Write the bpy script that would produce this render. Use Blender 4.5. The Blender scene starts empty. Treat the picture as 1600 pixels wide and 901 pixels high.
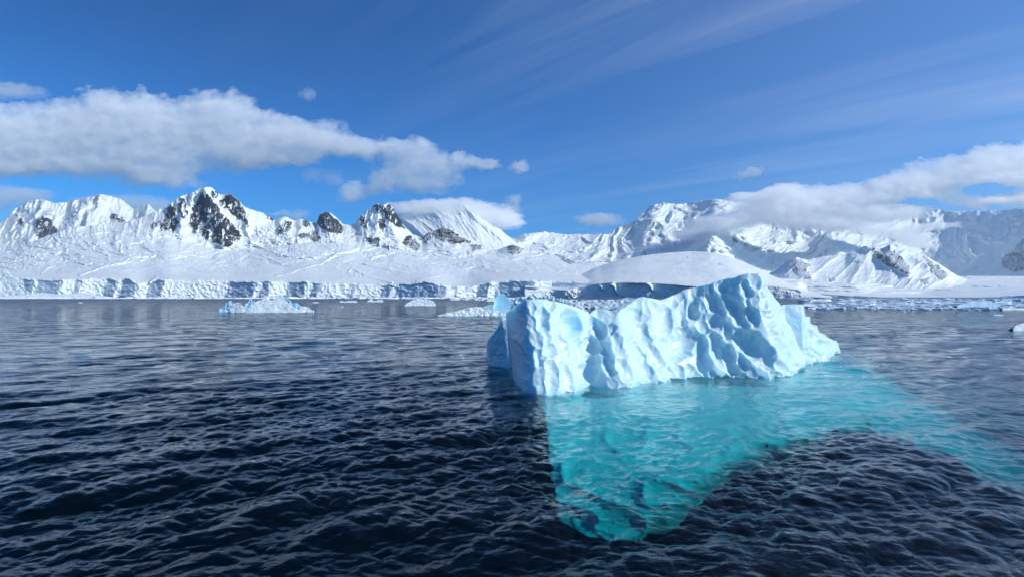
import bpy, math, random
import numpy as np

C = bpy.context
S = C.scene
COL = S.collection
R = math.radians
rng = np.random.default_rng(7)

# ------------------------------------------------------------------ camera
FPX, CX, CY = 733.0, 800.0, 450.5          # photograph's focal length and centre, pixels
HORIZON = 462.5
PITCH = math.atan((HORIZON - CY) / FPX)
CAM_H = 5.0
cd = bpy.data.cameras.new('camera')
cam = bpy.data.objects.new('camera', cd)
COL.objects.link(cam)
S.camera = cam
cd.sensor_width = 36.0
cd.lens = 36.0 * FPX / 1600.0
cd.clip_start = 0.1
cd.clip_end = 60000
cam.location = (0, 0, CAM_H)
cam.rotation_euler = (math.pi / 2 + PITCH, 0, 0)

# ------------------------------------------------------------------ light
SUN_EL = R(29)
SUN_AZ = R(112)                             # clockwise from the view direction (+Y)
sun_dir = (math.sin(SUN_AZ) * math.cos(SUN_EL), math.cos(SUN_AZ) * math.cos(SUN_EL), math.sin(SUN_EL))
ld = bpy.data.lights.new('sun', 'SUN')
ld.energy = 4.4
ld.angle = R(0.5)
ld.color = (1.0, 0.97, 0.89)
lo = bpy.data.objects.new('sun', ld)
COL.objects.link(lo)
lo.rotation_euler = (math.pi / 2 - SUN_EL, 0, math.pi - SUN_AZ)
lo.location = (0, 0, 50)

W = bpy.data.worlds.new('World')
S.world = W
W.use_nodes = True
nt = W.node_tree
nt.nodes.clear()


class NT:
    """small helper to write node graphs"""
    def __init__(s, tree):
        s.t = tree

    def n(s, kind, **kw):
        nd = s.t.nodes.new(kind)
        ins = kw.pop('ins', {})
        for k, v in kw.items():
            setattr(nd, k, v)
        for k, v in ins.items():
            sock = nd.inputs[k]
            if hasattr(v, 'links'):
                s.t.links.new(v, sock)
            else:
                sock.default_value = v
        return nd

    def math(s, op, a, b=None, clamp=False, c=None):
        nd = s.n('ShaderNodeMath', operation=op, use_clamp=clamp)
        for i, v in enumerate((a, b, c)):
            if v is None:
                continue
            if hasattr(v, 'links'):
                s.t.links.new(v, nd.inputs[i])
            else:
                nd.inputs[i].default_value = v
        return nd.outputs[0]

    def ramp(s, fac, stops, interp='LINEAR'):
        nd = s.n('ShaderNodeValToRGB')
        s.t.links.new(fac, nd.inputs[0])
        cr = nd.color_ramp
        cr.interpolation = interp
        while len(cr.elements) < len(stops):
            cr.elements.new(0.5)
        for e, (p, c) in zip(cr.elements, stops):
            e.position = p
            e.color = (c, c, c, 1) if isinstance(c, (int, float)) else (*c, 1)
        return nd.outputs[0]

    def mixc(s, fac, a, b, blend='MIX'):
        nd = s.n('ShaderNodeMix', data_type='RGBA', blend_type=blend)
        for sock, v in ((nd.inputs[0], fac), (nd.inputs[6], a), (nd.inputs[7], b)):
            if hasattr(v, 'links'):
                s.t.links.new(v, sock)
            else:
                sock.default_value = v if not isinstance(v, tuple) else (*v, 1)[:4]
        return nd.outputs[2]

    def link(s, a, b):
        s.t.links.new(a, b)


g = NT(nt)
sky = g.n('ShaderNodeTexSky', sky_type='NISHITA', sun_disc=False, sun_elevation=SUN_EL, sun_rotation=SUN_AZ,
          altitude=0, air_density=1.0, dust_density=0.25, ozone_density=3.2)
hs0 = g.n('ShaderNodeHueSaturation', ins={'Hue': 0.5, 'Saturation': 1.12, 'Value': 1.0, 'Color': sky.outputs[0]})
hs = g.n('ShaderNodeMix', data_type='RGBA', blend_type='MULTIPLY', ins={0: 1.0, 6: hs0.outputs[0], 7: (0.08, 0.63, 1.13, 1)})
# thin cirrus: long streaks laid out on a high flat layer (direction divided by its height)
tc = g.n('ShaderNodeTexCoord')
sep = g.n('ShaderNodeSeparateXYZ', ins={0: tc.outputs['Generated']})
zz = g.math('MAXIMUM', g.math('ADD', sep.outputs[2], 0.06), 0.02)
pl = g.n('ShaderNodeCombineXYZ', ins={0: g.math('DIVIDE', sep.outputs[0], zz), 1: g.math('DIVIDE', sep.outputs[1], zz), 2: 0.0})
mr = g.n('ShaderNodeMapping', ins={0: pl.outputs[0], 'Rotation': (0, 0, R(38))})
mp = g.n('ShaderNodeMapping', ins={0: mr.outputs[0], 'Scale': (0.28, 2.6, 1)})
n1 = g.n('ShaderNodeTexNoise', ins={'Vector': mp.outputs[0], 'Scale': 1.1, 'Detail': 9, 'Roughness': 0.62, 'Distortion': 0.5})
mp2 = g.n('ShaderNodeMapping', ins={0: mr.outputs[0], 'Scale': (0.3, 0.6, 1), 'Location': (3.1, 1.7, 0)})
n2 = g.n('ShaderNodeTexNoise', ins={'Vector': mp2.outputs[0], 'Scale': 0.8, 'Detail': 3, 'Roughness': 0.5})
side = g.ramp(g.math('MULTIPLY_ADD', sep.outputs[0], 0.5, c=0.5), [(0.3, 0.03), (0.55, 0.30), (0.8, 1.0)], 'EASE')
streak = g.ramp(n1.outputs[0], [(0.42, 0.0), (0.74, 1.0)])
patch = g.ramp(n2.outputs[0], [(0.32, 0.0), (0.6, 1.0)])
cir = g.math('MULTIPLY', g.math('MULTIPLY', streak, patch), side)
veil = g.math('MULTIPLY', g.ramp(g.math('MULTIPLY_ADD', sep.outputs[0], 0.5, c=0.5), [(0.45, 0.0), (0.95, 1.0)], 'EASE'), 0.10)
cirf = g.math('ADD', g.math('MULTIPLY', cir, 0.60), veil, clamp=True)
pol = g.math('MULTIPLY', g.ramp(g.math('MULTIPLY_ADD', sep.outputs[0], 0.5, c=0.5), [(0.10, 0.66), (0.62, 0.0)], 'EASE'),
             g.ramp(sep.outputs[2], [(0.10, 0.0), (0.50, 1.0)], 'EASE'))     # the deep band of sky away from the sun
deep = g.n('ShaderNodeMix', data_type='RGBA', blend_type='MULTIPLY', ins={0: pol, 6: hs.outputs[2], 7: (0.0, 0.34, 0.40, 1)})
skyc = g.mixc(cirf, deep.outputs[2], (5.2, 5.9, 7.0))
bg = g.n('ShaderNodeBackground', ins={'Color': skyc, 'Strength': 0.125})
wo = g.n('ShaderNodeOutputWorld', ins={'Surface': bg.outputs[0]})

S.view_settings.view_transform = 'Standard'
S.view_settings.look = 'None'
S.view_settings.gamma = 1
S.view_settings.exposure = 0.0
S.view_settings.use_curve_mapping = False
S.render.engine = 'CYCLES'
cy = S.cycles
cy.use_denoising = True
cy.denoiser = 'OPENIMAGEDENOISE'
cy.max_bounces = 12
cy.diffuse_bounces = 3
cy.glossy_bounces = 3
cy.transmission_bounces = 4
cy.volume_bounces = 10
cy.transparent_max_bounces = 24
cy.sample_clamp_indirect = 6
cy.caustics_reflective = False
cy.caustics_refractive = False

# ------------------------------------------------------------------ projection helpers
cp, sp = math.cos(PITCH), math.sin(PITCH)


def ray(x, y):
    """direction through photograph pixel (x, y), with forward part not normalised"""
    x = np.asarray(x, float); y = np.asarray(y, float)
    dx = (x - CX) / FPX
    up = (CY - y) / FPX
    fy = cp - up * sp
    fz = sp + up * cp
    return dx, fy + 0 * dx, fz + 0 * dx


def at(x, y, D):
    """world point seen at pixel (x, y) that lies D metres forward"""
    dx, fy, fz = ray(x, y)
    k = np.asarray(D, float) / fy
    return np.stack([dx * k, fy * k, CAM_H + fz * k], -1)


def on_plane(x, y, z=0.0):
    dx, fy, fz = ray(x, y)
    k = (z - CAM_H) / np.minimum(fz, -1e-4)
    return np.stack([dx * k, fy * k, CAM_H + fz * k], -1)


def depth_on_water(y):
    return float(on_plane(800, y)[1])


def pl_(pts, x):
    """piecewise-linear through (x, value) pairs"""
    a = np.asarray(pts, float)
    return np.interp(x, a[:, 0], a[:, 1])


def smooth1(v, k):
    if k < 1:
        return v
    ker = np.hanning(2 * k + 3)[1:-1]
    ker /= ker.sum()
    p = np.pad(v, (k, k), mode='edge')
    return np.convolve(p, ker, 'valid')


# ------------------------------------------------------------------ noise
_pr = np.random.default_rng(11)
_perm = _pr.permutation(256).astype(np.int64)
_perm = np.concatenate([_perm, _perm, _perm])
_gr = _pr.normal(size=(256, 3))
_gr /= np.linalg.norm(_gr, axis=1)[:, None]


def perlin(p):
    p = np.asarray(p, float)
    sh = p.shape[:-1]
    q = p.reshape(-1, 3)
    i = np.floor(q).astype(np.int64)
    f = q - i
    i &= 255
    u = f * f * f * (f * (f * 6 - 15) + 10)
    out = np.zeros(len(q))
    for a in (0, 1):
        wa = u[:, 0] if a else 1 - u[:, 0]
        ha = _perm[i[:, 0] + a]
        for b in (0, 1):
            wb = wa * (u[:, 1] if b else 1 - u[:, 1])
            hb = _perm[(ha + i[:, 1] + b)]
            for c in (0, 1):
                wc = wb * (u[:, 2] if c else 1 - u[:, 2])
                h = _perm[hb + i[:, 2] + c]
                gg = _gr[h]
                out += wc * (gg[:, 0] * (f[:, 0] - a) + gg[:, 1] * (f[:, 1] - b) + gg[:, 2] * (f[:, 2] - c))
    return (out * 1.5).reshape(sh)


def fbm(p, oct=5, rough=0.5, lac=2.03):
    p = np.asarray(p, float)
    s = 0; a = 1.0; k = 0
    for o in range(oct):
        s = s + a * perlin(p + 17.3 * o)
        k += a; a *= rough; p = p * lac
    return s / k


def ridged(p, oct=5, rough=0.5, lac=2.1):
    p = np.asarray(p, float)
    s = 0; a = 1.0; k = 0; w = 1.0
    for o in range(oct):
        v = 1 - np.abs(perlin(p + 31.7 * o)) * 1.7
        v = np.clip(v, 0, 1) ** 2
        s = s + a * v * w
        w = np.clip(v * 1.6, 0, 1)
        k += a; a *= rough; p = p * lac
    return s / k


def v3(x, y, z=0.0):
    x, y = np.broadcast_arrays(np.asarray(x, float), np.asarray(y, float))
    return np.stack([x, y, np.zeros_like(x) + z], -1)


def in_poly(x, y, poly):
    x, y = np.broadcast_arrays(x, y)
    res = np.zeros(x.shape, bool)
    a = np.asarray(poly, float)
    b = np.roll(a, -1, 0)
    for (x0, y0), (x1, y1) in zip(a, b):
        if y0 == y1:
            continue
        c = (y0 > y) != (y1 > y)
        xx = (x1 - x0) * (y - y0) / (y1 - y0) + x0
        res ^= c & (x < xx)
    return res


def dist_poly(x, y, poly, closed=True):
    x, y = np.broadcast_arrays(x, y)
    a = np.asarray(poly, float)
    b = np.roll(a, -1, 0)
    if not closed:
        a, b = a[:-1], b[:-1]
    d = np.full(x.shape, 1e9)
    for (x0, y0), (x1, y1) in zip(a, b):
        vx, vy = x1 - x0, y1 - y0
        L = vx * vx + vy * vy + 1e-9
        t = np.clip(((x - x0) * vx + (y - y0) * vy) / L, 0, 1)
        d = np.minimum(d, np.hypot(x - x0 - t * vx, y - y0 - t * vy))
    return d


# ------------------------------------------------------------------ mesh helpers
def mesh_np(name, verts, quads, mat, smooth=True, tris=None):
    me = bpy.data.meshes.new(name)
    verts = np.ascontiguousarray(np.asarray(verts, np.float32).reshape(-1, 3))
    quads = np.asarray(quads, np.int32).reshape(-1, 4) if quads is not None else np.zeros((0, 4), np.int32)
    tris = np.asarray(tris, np.int32).reshape(-1, 3) if tris is not None else np.zeros((0, 3), np.int32)
    me.vertices.add(len(verts))
    me.vertices.foreach_set('co', verts.ravel())
    nl = len(quads) * 4 + len(tris) * 3
    me.loops.add(nl)
    me.loops.foreach_set('vertex_index', np.concatenate([quads.ravel(), tris.ravel()]).astype(np.int32))
    me.polygons.add(len(quads) + len(tris))
    ls = np.concatenate([np.arange(len(quads)) * 4, len(quads) * 4 + np.arange(len(tris)) * 3]).astype(np.int32)
    me.polygons.foreach_set('loop_start', ls)
    me.polygons.foreach_set('use_smooth', np.full(len(quads) + len(tris), smooth))
    me.update(calc_edges=True)
    me.materials.append(mat)
    return me


def link(name, me, parent=None, label=None, cat=None, group=None, kind=None):
    o = bpy.data.objects.new(name, me)
    COL.objects.link(o)
    if parent is not None:
        o.parent = parent
    for k, v in (('label', label), ('category', cat), ('group', group), ('kind', kind)):
        if v:
            o[k] = v
    return o


def grid_quads(nu, nv, flip=False):
    i = np.arange(nu - 1)[:, None] * nv + np.arange(nv - 1)[None, :]
    q = np.stack([i, i + nv, i + nv + 1, i + 1], -1).reshape(-1, 4)
    return q[:, ::-1] if flip else q


def sub_mesh(verts, quads, keep):
    q = quads[keep]
    used, inv = np.unique(q.ravel(), return_inverse=True)
    return verts[used], inv.reshape(-1, 4)


# ------------------------------------------------------------------ materials
def new_mat(name):
    m = bpy.data.materials.new(name)
    m.use_nodes = True
    m.node_tree.nodes.clear()
    return m, NT(m.node_tree)


def principled(g, **ins):
    return g.n('ShaderNodeBsdfPrincipled', ins={k.replace('_', ' '): v for k, v in ins.items()})


def snow_mat(name, scale, tint=(0.80, 0.86, 0.86), bump=1.0, ice=0.0, icecol=(0.35, 0.62, 0.82)):
    m, g = new_mat(name)
    tc = g.n('ShaderNodeTexCoord')
    co = tc.outputs['Object']
    na = g.n('ShaderNodeTexNoise', ins={'Vector': co, 'Scale': 0.25 / scale, 'Detail': 6, 'Roughness': 0.6})
    c = g.mixc(g.ramp(na.outputs[0], [(0.35, 0.0), (0.7, 1.0)]), tuple(v * 0.90 for v in tint), tint)
    if ice:
        geo = g.n('ShaderNodeNewGeometry')
        sp_ = g.n('ShaderNodeSeparateXYZ', ins={0: geo.outputs['Normal']})
        steep = g.ramp(sp_.outputs[2], [(0.15, 1.0), (0.62, 0.0)])
        nb = g.n('ShaderNodeTexNoise', ins={'Vector': co, 'Scale': 1.0 / scale, 'Detail': 5, 'Roughness': 0.65})
        f = g.math('MULTIPLY', g.math('MULTIPLY', steep, ice), g.ramp(nb.outputs[0], [(0.3, 0.35), (0.65, 1.0)]))
        c = g.mixc(f, c, icecol)
    nbp = g.n('ShaderNodeTexNoise', ins={'Vector': co, 'Scale': 1.6 / scale, 'Detail': 7, 'Roughness': 0.6})
    bp = g.n('ShaderNodeBump', ins={'Height': nbp.outputs[0], 'Strength': 0.55 * bump, 'Distance': 0.5 * scale})
    p = principled(g, Base_Color=c, Roughness=0.65, Normal=bp.outputs[0])
    p.inputs['Specular IOR Level'].default_value = 0.25
    g.n('ShaderNodeOutputMaterial', ins={'Surface': p.outputs[0]})
    return m


def rock_mat(name, scale, base=(0.040, 0.040, 0.046), snow=0.10):
    m, g = new_mat(name)
    tc = g.n('ShaderNodeTexCoord')
    co = tc.outputs['Object']
    mp = g.n('ShaderNodeMapping', ins={0: co, 'Scale': (1, 1, 0.45)})
    na = g.n('ShaderNodeTexNoise', ins={'Vector': mp.outputs[0], 'Scale': 1.0 / scale, 'Detail': 8, 'Roughness': 0.7})
    c = g.mixc(g.ramp(na.outputs[0], [(0.3, 0.0), (0.7, 1.0)]), tuple(v * 0.55 for v in base), tuple(v * 1.6 for v in base))
    geo = g.n('ShaderNodeNewGeometry')
    sp_ = g.n('ShaderNodeSeparateXYZ', ins={0: geo.outputs['Normal']})
    nb = g.n('ShaderNodeTexNoise', ins={'Vector': mp.outputs[0], 'Scale': 2.2 / scale, 'Detail': 6, 'Roughness': 0.7})
    f = g.math('ADD', g.math('MULTIPLY', sp_.outputs[2], 0.5), g.math('MULTIPLY', nb.outputs[0], 0.9))
    fs = g.ramp(f, [(1.0 - snow, 0.0), (1.04 - snow, 1.0)])
    c = g.mixc(fs, c, (0.80, 0.84, 0.90))
    bp = g.n('ShaderNodeBump', ins={'Height': na.outputs[0], 'Strength': 1.0, 'Distance': 1.6 * scale})
    p = principled(g, Base_Color=c, Roughness=0.85, Normal=bp.outputs[0])
    p.inputs['Specular IOR Level'].default_value = 0.2
    g.n('ShaderNodeOutputMaterial', ins={'Surface': p.outputs[0]})
    return m


def ice_mat(name, base=(0.60, 0.78, 0.84), blue=(0.30, 0.66, 0.88), sss=0.5, radius=0.7, bump=0.12, bscale=3.0,
            patches=(), rough=0.32, edge=(0.5, 0.35), wet=False):
    """glacier ice; patches = (centre, radius, strength) of clearer blue ice inside the berg"""
    m, g = new_mat(name)
    tc = g.n('ShaderNodeTexCoord')
    co = tc.outputs['Object']
    na = g.n('ShaderNodeTexNoise', ins={'Vector': co, 'Scale': 0.35, 'Detail': 4, 'Roughness': 0.55})
    f = g.ramp(na.outputs[0], [(0.35, 0.0), (0.75, edge[0])])
    for (cx, cyy, cz), rad, st in patches:
        d = g.n('ShaderNodeVectorMath', operation='DISTANCE', ins={0: co, 1: (cx, cyy, cz)})
        f = g.math('MAXIMUM', f, g.ramp(g.math('DIVIDE', d.outputs['Value'], rad), [(0.25, st), (1.0, 0.0)], 'EASE'))
    c = g.mixc(f, base, blue)
    mp = g.n('ShaderNodeMapping', ins={0: co, 'Scale': (1, 1, 1)})
    nb = g.n('ShaderNodeTexNoise', ins={'Vector': mp.outputs[0], 'Scale': bscale, 'Detail': 6, 'Roughness': 0.55})
    # horizontal melt lines
    mp2 = g.n('ShaderNodeMapping', ins={0: co, 'Scale': (0.35, 0.35, 7.0)})
    nl = g.n('ShaderNodeTexNoise', ins={'Vector': mp2.outputs[0], 'Scale': 1.0, 'Detail': 3, 'Roughness': 0.5})
    h = g.math('ADD', nb.outputs[0], g.math('MULTIPLY', nl.outputs[0], 0.75))
    bp = g.n('ShaderNodeBump', ins={'Height': h, 'Strength': 1.0, 'Distance': bump})
    if wet:                                  # washed band just above the waterline (object height is metres above the sea)
        sw = g.n('ShaderNodeSeparateXYZ', ins={0: co})
        wl = g.math('MULTIPLY_ADD', na.outputs[0], -0.45, c=g.math('ADD', sw.outputs[2], 0.12))
        wf = g.ramp(wl, [(0.0, 1.0), (0.22, 0.0)])
        c = g.mixc(g.math('MULTIPLY', wf, 0.6), c, (0.40, 0.68, 0.80))
        rough = g.math('MULTIPLY_ADD', wf, -0.22, c=rough)
    p = principled(g, Base_Color=c, Roughness=rough, Normal=bp.outputs[0], IOR=1.31)
    p.inputs['Subsurface Weight'].default_value = sss
    p.inputs['Subsurface Radius'].default_value = (0.18, 0.55, 1.0)
    p.inputs['Subsurface Scale'].default_value = radius
    g.n('ShaderNodeOutputMaterial', ins={'Surface': p.outputs[0]})
    return m


M_SNOW = snow_mat('snow_slope', 40, bump=0.15)
M_SNOW_FAR = snow_mat('snow_far', 90, bump=1.2)
M_CLIFF = snow_mat('glacier_cliff', 14, tint=(0.80, 0.86, 0.91), ice=0.45, icecol=(0.60, 0.79, 0.89), bump=0.7)
M_ROCK = rock_mat('dark_rock', 18)
M_ROCK_FAR = rock_mat('far_rock', 35, base=(0.07, 0.07, 0.075), snow=0.2)

# ------------------------------------------------------------------ terrain
def terrain(name, xr, nx, lines, nt, rocks=(), csm=1, relief=None, crest_jag=1.0, mat=None, rock_m=None, back=(400, 0.55),
            seed=0.0, label=None, rock_proud=8.0, cliff=None, zfoot=None):
    """A mountain sheet from foot to crest and down the back.
    lines: list from the foot upward of (weight, [(x, y)...], [(x, D)...]); relief(X, Y, T, D) -> metres toward the camera."""
    xs = np.linspace(xr[0], xr[1], nx)
    ys, ds, ts = [], [], []
    t = 0
    for k, (w, py, pd) in enumerate(lines):
        t += w
        ks = csm if k == len(lines) - 1 else (1 if k < 2 else 14)
        ys.append(smooth1(pl_(py, xs), ks)); ds.append(smooth1(pl_(pd, xs), 6)); ts.append(t)
    # fine jag on the crest
    jag = fbm(v3(xs / 5.0, seed * 3.1), 4, 0.6) * 2.2 * crest_jag
    for k in range(len(ys) - 2, -1, -1):
        ys[k] = np.maximum(ys[k], ys[k + 1] + 0.05)
    ts = np.array(ts, float); ts = (ts - ts[0]) / (ts[-1] - ts[0])
    tt = np.linspace(0, 1, nt)
    Y = np.zeros((nx, nt)); D = np.zeros((nx, nt))
    ys = np.array(ys); ds = np.array(ds)
    for j, tv in enumerate(tt):
        k = min(max(np.searchsorted(ts, tv, 'right') - 1, 0), len(ts) - 2)
        a = (tv - ts[k]) / (ts[k + 1] - ts[k])
        Y[:, j] = ys[k] * (1 - a) + ys[k + 1] * a
        D[:, j] = ds[k] * (1 - a) + ds[k + 1] * a
    Y += jag[:, None] * np.clip((tt - 0.8) / 0.2, 0, 1)[None, :] ** 3
    X = np.repeat(xs[:, None], nt, 1)
    T = np.repeat(tt[None, :], nx, 0)
    wx = fbm(v3(X / 7, Y / 7, 5.1 + seed), 4, 0.6)
    wy = fbm(v3(X / 7, Y / 7, 9.7 + seed), 4, 0.6)
    XW, YW = X + wx * 6.0, Y + wy * 6.0
    mask = np.zeros(X.shape, int)
    for k, poly in enumerate(rocks):
        mask[(in_poly(XW, YW, poly) | (dist_poly(XW, YW, poly) < 1.2)) & (mask == 0)] = k + 1
    rel = relief(X, Y, T, D) if relief is not None else 0 * X
    gul = ridged(v3(XW / 8 + YW / 26, YW / 30, 7.7 + seed), 4, 0.55)      # snow lies in the gullies of the rock
    mask[gul > 0.67] = 0
    rk = (mask > 0)
    rr = ridged(v3(X / 8 + Y / 40, Y / 26, 3.3 + seed), 5, 0.6)
    rel = rel + np.where(rk, rock_proud * (0.4 + 2.2 * rr), 0)
    D2 = D - rel
    P = at(X, Y, D2)
    if zfoot is not None:
        P[:, 0, 2] = zfoot
    # back slope
    nb = 6
    Cc = P[:, -1, :]
    B = []
    for k in range(1, nb + 1):
        q = Cc.copy()
        q[:, 1] += back[0] * k / nb * (0.6 + 0.4 * k / nb)
        q[:, 0] *= 1 + (back[0] * k / nb) / np.maximum(Cc[:, 1], 1)
        q[:, 2] = Cc[:, 2] * (1 - (k / nb) ** 1.4 * back[1])
        B.append(q)
    V = np.concatenate([P, np.stack(B, 1)], 1)
    nv = nt + nb
    Q = grid_quads(nx, nv)
    V = V.reshape(-1, 3)
    mm = np.concatenate([mask, np.zeros((nx, nb), int)], 1).ravel()
    fm = mm[Q].min(1)
    cm = None
    body_keep = (fm == 0)
    v, q = sub_mesh(V, Q, body_keep)
    o = link(name, mesh_np(name, v, q, mat), kind='structure', label=label)
    if cliff is not None:
        cm = cliff[1]
        o.data.materials.append(cm)
        # cliff faces take the ice material
        jj = (np.arange(len(Q)) % (nv - 1))[body_keep]
        idx = (jj < int(cliff[0] * nt)).astype(np.int32)
        o.data.polygons.foreach_set('material_index', idx)
    for k in range(1, len(rocks) + 1):
        sel = fm == k
        if sel.sum() < 6:
            continue
        v, q = sub_mesh(V, Q, sel)
        link('rock_face', mesh_np('rock_face', v, q, rock_m), parent=o)
    return o


def crops(pts, ox, oy, s):
    return [(ox + a / s, oy + b / s) for a, b in pts]


def ridge_lines(X, Y, polys, width=1.6):
    r = np.zeros_like(X)
    for amp, pts in polys:
        d = dist_poly(X, Y, pts, closed=False)
        r += amp * np.exp(-(d / width) ** 2)
    return r


# --- far-left snow peaks
def rel_fl(X, Y, T, D):
    r = (ridged(v3(X / 55 + Y / 90, Y / 120, 1.5), 5, 0.5) - 0.45) * 420 * np.clip(T * 3, 0, 1)
    return r + ridged(v3(X / 12, Y / 20, 8.5), 4, 0.55) * 60


rocks_fl = [crops([(225, 260), (270, 230), (330, 270), (355, 310), (330, 370), (260, 385), (220, 310)], 0, 280, 4),
            crops([(700, 215), (740, 225), (785, 255), (730, 268), (690, 240)], 0, 280, 4),
            crops([(100, 225), (135, 250), (150, 290), (110, 280)], 0, 280, 4)]
terrain('snow_mountain', (-260, 330), 420,
        [(0, [(-260, 440), (330, 430)], [(-260, 4300), (330, 4300)]),
         (1, [(-260, 312), (-120, 335), (-40, 322), (0, 350), (20, 328), (48, 314), (66, 311), (85, 318), (105, 316), (140, 308), (158, 304), (172, 306),
              (190, 312), (210, 328), (232, 318), (250, 338), (330, 350)], [(-260, 6000), (330, 6000)])],
        140, rocks=rocks_fl, relief=rel_fl, mat=M_SNOW_FAR, rock_m=M_ROCK, seed=1.0, back=(900, 0.6), rock_proud=20)


# --- snow dome mountain behind the twin peak, its summit in cloud
def rel_cm(X, Y, T, D):
    r = (ridged(v3(X / 60 - Y / 60, Y / 150, 2.5), 5, 0.5) - 0.45) * 170 * np.clip(T * 3, 0, 1)
    return r + ridged(v3(X / 9 - Y / 14, Y / 26, 8.9), 4, 0.6) * 30


terrain('snow_mountain', (560, 860), 330,
        [(0, [(560, 420), (860, 420)], [(560, 5500), (860, 5500)]),
         (1, [(560, 360), (600, 350), (640, 330), (680, 318), (720, 317), (745, 326), (770, 348), (790, 366), (808, 380), (830, 402), (860, 412)],
          [(560, 7600), (860, 7000)])],
        130, relief=rel_cm, mat=M_SNOW_FAR, rock_m=M_ROCK, seed=2.0, back=(1200, 0.6))


# --- far massif on the right half
def rel_fr(X, Y, T, D):
    wq = fbm(v3(X / 90, Y / 60, 14.5), 4, 0.55) * 0.8
    a = ridged(v3(X / 85 + Y / 110 + wq, Y / 150 + wq, 4.5), 5, 0.48)
    r = (a - 0.4) * 500 * np.clip(T * 3, 0, 1) * np.clip(1.25 - np.clip((X - 1420) / 120, 0, 1) * 0.85, 0.3, 1)
    r += ridged(v3(X / 22 + Y / 14 + wq, Y / 40 + wq, 6.1), 5, 0.6) * 75 * np.clip(1.2 - np.clip((X - 1440) / 100, 0, 1), 0.3, 1)
    # buttress ridges: shaded left side, lit right side
    r += ridge_lines(X, Y, [(420, [(1150, 312), (1128, 340), (1120, 370), (1085, 400)]),
                            (260, [(1040, 318), (1010, 350), (1000, 392)]),
                            (300, [(1270, 350), (1305, 385), (1380, 425)])], 16)
    return r


rocks_fr = [crops([(1280, 590), (1340, 540), (1400, 480), (1480, 440), (1520, 560), (1402, 640), (1350, 640), (1300, 620)], 1180, 230, 3.338)]
terrain('snow_massif', (790, 1900), 900,
        [(0, [(790, 425), (1900, 440)], [(790, 5600), (1000, 6200), (1130, 5600), (1200, 6600), (1260, 6400), (1310, 5700), (1400, 6600), (1440, 7600), (1620, 5000), (1900, 4800)]),
         (1, [(790, 372), (805, 372), (818, 366), (850, 362), (880, 366), (930, 366), (950, 366), (968, 355), (990, 346), (1008, 330), (1018, 321),
              (1036, 317), (1062, 319), (1075, 317), (1095, 313), (1120, 311), (1150, 315), (1180, 318), (1250, 316), (1330, 318),
              (1420, 320), (1480, 330), (1540, 330), (1600, 326), (1700, 318), (1800, 335), (1900, 345)],
          [(790, 7600), (960, 8300), (1008, 8600), (1072, 8700), (1118, 8000), (1180, 9000), (1260, 9600), (1435, 11000), (1640, 7700), (1900, 7600)])],
        210, rocks=rocks_fr, relief=rel_fr, mat=M_SNOW_FAR, rock_m=M_ROCK_FAR, seed=3.0, back=(1000, 0.6), rock_proud=60, crest_jag=1.2)


# --- the near headland: rock peaks, snow slopes, ice cliffs at the shore
SEG = [(-400, -.1), (30, -.1), (35, -.9), (52, .4), (57, -.8), (95, .5), (108, .2), (118, -.9), (126, .6), (140, .1), (165, -.9), (182, .3), (190, -1.0), (214, .6), (233, -.9),
       (255, .5), (262, .12), (345, .12), (358, -1.0), (400, .5), (408, -.8), (422, .5), (434, .3), (450, -.9), (479, .4), (488, -.9), (500, .15), (548, -.5), (556, .15),
       (598, -.9), (612, .1), (622, -.9), (650, -.8), (700, .7), (713, -.6), (716, .6), (733, .7), (748, -1.0), (765, .9), (778, -.8), (835, .5),
       (845, .3), (860, -.7)]


def shore(xs, seg, d0, px_m=2.3):
    a = np.array(seg)
    k = np.clip(np.searchsorted(a[:, 0], xs, 'right') - 1, 0, len(a) - 1)
    s = a[k, 1]
    s = np.where(s < 0, s * 0.8, s)
    s = smooth1(s, 2) + fbm(v3(xs / 6, 3.3), 4, 0.6) * 0.3
    d = d0 + np.cumsum(s * np.gradient(xs)) * px_m
    return d


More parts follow.
